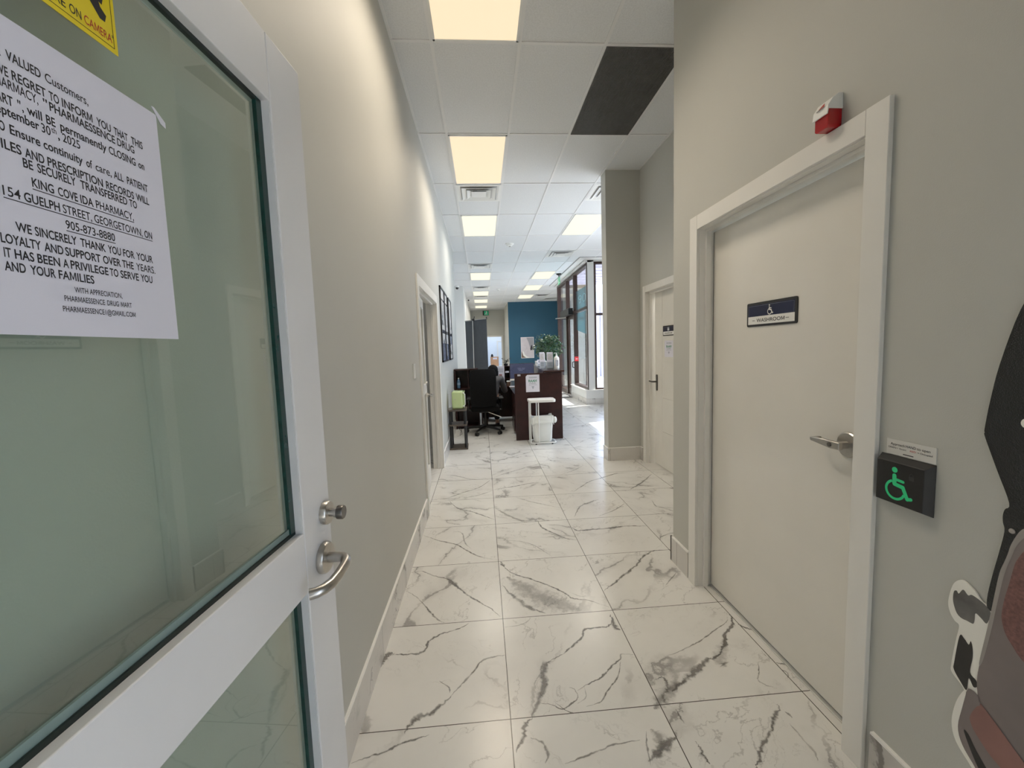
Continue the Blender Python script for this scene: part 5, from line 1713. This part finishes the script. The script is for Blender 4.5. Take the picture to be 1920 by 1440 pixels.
B.tube([(1.95, 1.62, .0315), (2.08, 1.60, .0315), (2.05, 1.42, .0315), (1.97, 1.36, .0315), (2.10, 1.28, .0315), (2.12, 1.44, .0315)], .004, 5)
B.build('print', None, t)

t = thing('potted_ficus', 'leafy green potted ficus by the entrance, behind the reception ledge', 'plant', (2.15, 13.2, 0))
fx, fy = 2.13, 13.2
B = MB(); B.lathe([(.15, 0), (.19, .33), (.20, .34), (.17, .34), (.165, .30)], (fx, fy, 0), 24); B.build('pot', mat('plant pot', (.30, .28, .26), .6), t)
random.seed(11)
B = MB()
trunk = [(fx, fy, .30), (fx + .02, fy, .7), (fx - .01, fy + .01, 1.05), (fx + .01, fy, 1.35)]
B.tube(trunk, [.025, .022, .02, .014], 8)
tips = []
for k in range(34):
    a = random.uniform(0, 2 * PI); el = random.uniform(-.5, 1.35); r = random.uniform(.25, .50)
    b = Vector((fx, fy, random.uniform(1.05, 1.38)))
    e = b + Vector((math.cos(a) * math.cos(el) * r, math.sin(a) * math.cos(el) * r, math.sin(el) * r * 1.05 + .04))
    mid = (b + e) / 2 + Vector((0, 0, .06))
    B.tube([b, mid, e], [.008, .005, .003], 5)
    tips.append((b, mid, e))
B.build('trunk', mat('bark', (.12, .08, .05), .8), t)
B = MB()
M_leaf = mat('ficus leaf', (.035, .095, .035), .30, var=.55, scale=30, spec=.6)
for k in range(1500):
    while True:
        q = Vector((random.uniform(-1, 1), random.uniform(-1, 1), random.uniform(-1, 1)))
        if .25 < q.length < 1:
            break
    lump = 1 + .16 * math.sin(q.x * 5 + 1) * math.sin(q.z * 6 + q.y * 4)
    p = Vector((2.14 + q.x * .47 * lump, 13.2 + q.y * .47 * lump, 1.50 + q.z * .42 * lump))
    a = random.uniform(0, 2 * PI); dz = random.uniform(-1.0, .0)
    d = Vector((math.cos(a), math.sin(a), dz)).normalized() * random.uniform(.065, .105)
    sd = d.cross(Vector((random.gauss(0, .5), random.gauss(0, .5), 1))).normalized() * random.uniform(.019, .030)
    B.quad(p, p + d * .45 + sd, p + d, p + d * .45 - sd)
lf = B.build('foliage', M_leaf, t)

# door mat, far room things, cameras
t = thing('door_mat', 'grey door mat inside the street entrance', 'mat', (2.2, 12.2, 0))
B = MB(); B.box(1.75, 2.58, 11.7, 13.0, .0005, .012); B.build('pile', mat('grey mat', (.10, .10, .10), .95, var=.2, scale=60), t, bevel=.004)
t = thing('side_board', 'white low cabinet in the room beyond the far doorway', 'cabinet', (.65, 24.2, 0))
B = MB(); B.box(.15, 1.3, 24.0, 24.5, .04, .46); B.build('body', M_white, t)
B = MB(); B.box(.13, 1.32, 23.98, 24.52, .4605, .485); B.build('top', M_white, t)
B = MB(); B.box(.18, 1.27, 24.03, 24.47, 0, .0395); B.build('plinth', M_inkgry, t)
t = thing('cardboard_box', 'brown cardboard box standing in the room beyond far doorway', 'box', (.71, 24.2, .486))
B = MB(); B.box(.48, .95, 24.02, 24.4, .4855, 1.03); B.build('carton', mat('cardboard', (.52, .30, .17), .8, var=.08), t)
B = MB(); B.box(.62, .86, 24.0185, 24.0195, .88, .98); B.build('label', M_paper, t)
t = thing('spray_bottle', 'dark bottle on top of the cardboard box', 'bottle', (.57, 24.15, 1.031))
B = MB(); B.lathe([(.07, 0), (.075, .08), (.05, .12), (.04, .16)], (.58, 24.15, 1.0302), 16); B.build('body', M_blk, t, smooth=True)
B = MB(); B.box(.95, 1.02, 25.96, 25.999, 0, 2.0); B.box(1.02, 1.8, 25.96, 25.999, 1.94, 2.0)
struct(B.build('trim_7', M_trim), 'white door casing in the far room')

t = thing('security_camera', 'white dome camera at ceiling corner of the white niche wall', 'security camera', (-.76, 13.95, 3.5))
B = MB(); B.lathe([(.07, 0), (.07, -.05)], (-.74, 13.88, H - .0005), 20); B.build('base', M_white, t)
B = MB(); B.ball((-.74, 13.88, H - .065), .05, .05, .05); B.build('dome', M_blk, t, smooth=True)
t = thing('security_camera', 'small bullet camera on the white wall past the niche', 'security camera', (-.5, 16.2, 3.4))
B = MB(); B.tube([(-.553, 16.2, 3.40), (-.50, 16.2, 3.40)], .04, 14); B.build('base', M_white, t)
B = MB(); B.tube([(-.50, 16.2, 3.40), (-.46, 16.05, 3.38), (-.44, 15.9, 3.36)], .035, 14); bd = B.build('body', M_white, t)
B = MB(); B.tube([(-.44, 15.9, 3.36), (-.437, 15.87, 3.357)], .030, 14); B.build('lens', M_blk, bd)

# ------------------------------------------------------------------ cut-out display board leaning on right wall
M_board = mat('white foam board', (.86, .84, .78), .5, var=.02)
M_pblk = mat('laminated black print', (.010, .012, .014), .16, var=.2, bump=.9, bscale=330, spec=.6)
M_pgry = mat('printed grey shell', (.22, .185, .18), .4, var=.12, scale=5)
M_prose = mat('printed rose mesh', (.20, .098, .088), .55, var=.25, scale=160)
M_prose2 = mat('printed rose cushion', (.28, .145, .125), .5, var=.10, scale=12)
M_parm = mat('printed grey arm', (.13, .125, .12), .4, var=.35, scale=16)
M_pdark = mat('printed dark arm', (.025, .024, .024), .4, var=.3, scale=16)
M_pedge = mat('printed pale shell edge', (.34, .31, .29), .4, var=.1, scale=8)
FRX = frame((1.2445, 0, 0), (0, -1, 0), (-1, 0, 0))
t = thing('cutout_board', 'cut-out display board printed as a black and rose padded chair on right wall', 'display', FRX @ Vector((-.7, .2, 0)))


def yz(pts):
    """outline points (distance along the wall, height) -> board plane"""
    return [(-y * 1.0077, 1.4765 + (z - 1.4765) * 1.0077) for y, z in pts]


def smooth_loop(pts, n=4):
    N_ = len(pts); out = []
    for i in range(N_):
        a, b, c, d = (Vector(pts[(i + k) % N_]) for k in (-1, 0, 1, 2))
        for k in range(n):
            t_ = k / n
            p = .5 * ((2 * b) + (c - a) * t_ + (2 * a - 5 * b + 4 * c - d) * t_ * t_ + (3 * b - a - 3 * c + d) * t_ ** 3)
            out.append((p.x, p.y))
    return out


def layer(name, m, pts, z, th=.0, parent=None):
    B = MB(FRX)
    pts = smooth_loop(pts)
    if th:
        B.prism(yz(pts), z - th, z)
    else:
        B.flat(yz(pts), z)
    return B.build(name, m, parent or t)


layer('board', M_board, [(.949, .828), (.960, .812), (.967, .784), (.970, .75), (.963, .726), (.952, .712), (.942, .705), (.947, .662), (.954, .588), (.951, .565), (.921, .539), (.936, .493),
      (.943, .43), (.930, .384), (.892, .348), (.80, .24), (.50, .20), (.44, .6), (.62, .86), (.79, .86), (.883, .80), (.915, .822), (.937, .833)], .0005, .004)
layer('headrest', M_pblk, [(.70, 1.72), (.78, 1.66), (.830, 1.59), (.863, 1.528), (.894, 1.402), (.908, 1.31), (.915, 1.243), (.9145, 1.232), (.913, 1.22), (.886, 1.147), (.858, 1.073), (.865, 1.055), (.868, 1.04), (.867, 1.022), (.863, 1.001),
      (.870, .946), (.880, .879), (.887, .814), (.880, .790), (.84, .80), (.70, .95), (.52, 1.0), (.46, 1.3), (.55, 1.66)], .0012, .005)
layer('shell', M_pgry, [(.856, .928), (.865, .893), (.873, .815), (.881, .737), (.893, .629), (.895, .590), (.893, .565), (.885, .536), (.84, .50), (.799, .466), (.70, .39), (.52, .40), (.46, .7), (.50, 1.02), (.70, 1.055),
      (.769, 1.045), (.805, 1.033), (.829, 1.018), (.845, .98), (.852, .95)], .0020)
layer('shell_edge', M_pedge, [(.858, .928), (.866, .893), (.874, .815), (.882, .737), (.893, .640), (.886, .65), (.874, .737), (.866, .815), (.857, .893), (.846, .945), (.835, .985), (.810, 1.022), (.769, 1.034), (.70, 1.045), (.70, 1.06), (.769, 1.048), (.806, 1.036), (.831, 1.020), (.847, .98), (.853, .95)], .0024)
layer('backrest_pad', M_prose, [(.839, .929), (.846, .88), (.852, .841), (.855, .81), (.855, .785), (.847, .755), (.830, .73), (.811, .71), (.75, .672), (.56, .68), (.52, .85), (.56, 1.0), (.70, 1.03), (.768, 1.020), (.80, 1.005), (.822, .975), (.833, .95)], .0028)
layer('hand_rest', M_parm, [(.958, .791), (.952, .797), (.947, .792), (.940, .806), (.935, .808), (.926, .800), (.918, .806), (.900, .802), (.882, .792), (.878, .780), (.884, .752), (.896, .758), (.908, .763), (.909, .745), (.911, .733), (.918, .731), (.926, .731), (.937, .730), (.947, .735), (.954, .748), (.959, .768)], .0010)
layer('arm_bracket', M_pdark, [(.939, .679), (.928, .679), (.918, .670), (.914, .683), (.909, .665), (.908, .640), (.911, .599), (.897, .588), (.894, .575), (.902, .566), (.913, .581), (.916, .545), (.930, .556), (.947, .578), (.947, .600)], .0011)
layer('seat_side', M_pgry, [(.915, .541), (.908, .556), (.889, .552), (.885, .529), (.870, .527), (.799, .466), (.76, .43), (.76, .30), (.86, .335), (.922, .388), (.934, .431), (.927, .493)], .0030)
layer('seat_side_edge', M_board, [(.915, .541), (.921, .539), (.936, .493), (.943, .43), (.930, .384), (.892, .348), (.86, .31), (.855, .318), (.884, .355), (.916, .390), (.928, .431), (.921, .493)], .0032)
layer('seat_cushion', M_prose2, [(.893, .517), (.885, .530), (.876, .533), (.798, .471), (.74, .425), (.74, .36), (.83, .408), (.861, .424), (.890, .450), (.901, .468), (.903, .485)], .0036)
layer('seat_dark_band', M_pdark, [(.914, .430), (.904, .432), (.885, .405), (.84, .355), (.82, .325), (.85, .330), (.885, .372)], .0034)  # dark printed band along the seat side
B = MB(FRX)
for y, z, r in ((.849, 1.008, .0062),):
    yy, zz = yz([(y, z)])[0]
    B.lathe([(r, .0012), (r * .9, .003), (r * .3, .0034)], (yy, zz, 0), 18)
B.build('rivet', M_pedge, t, smooth=True)
B = MB(FRX)
yy, zz = yz([(.836, 1.268)])[0]
B.flat([(yy + .012 * math.cos(2 * PI * k / 16), zz + .012 * math.sin(2 * PI * k / 16)) for k in range(16)], .0016)
B.build('round_print', M_board, t)
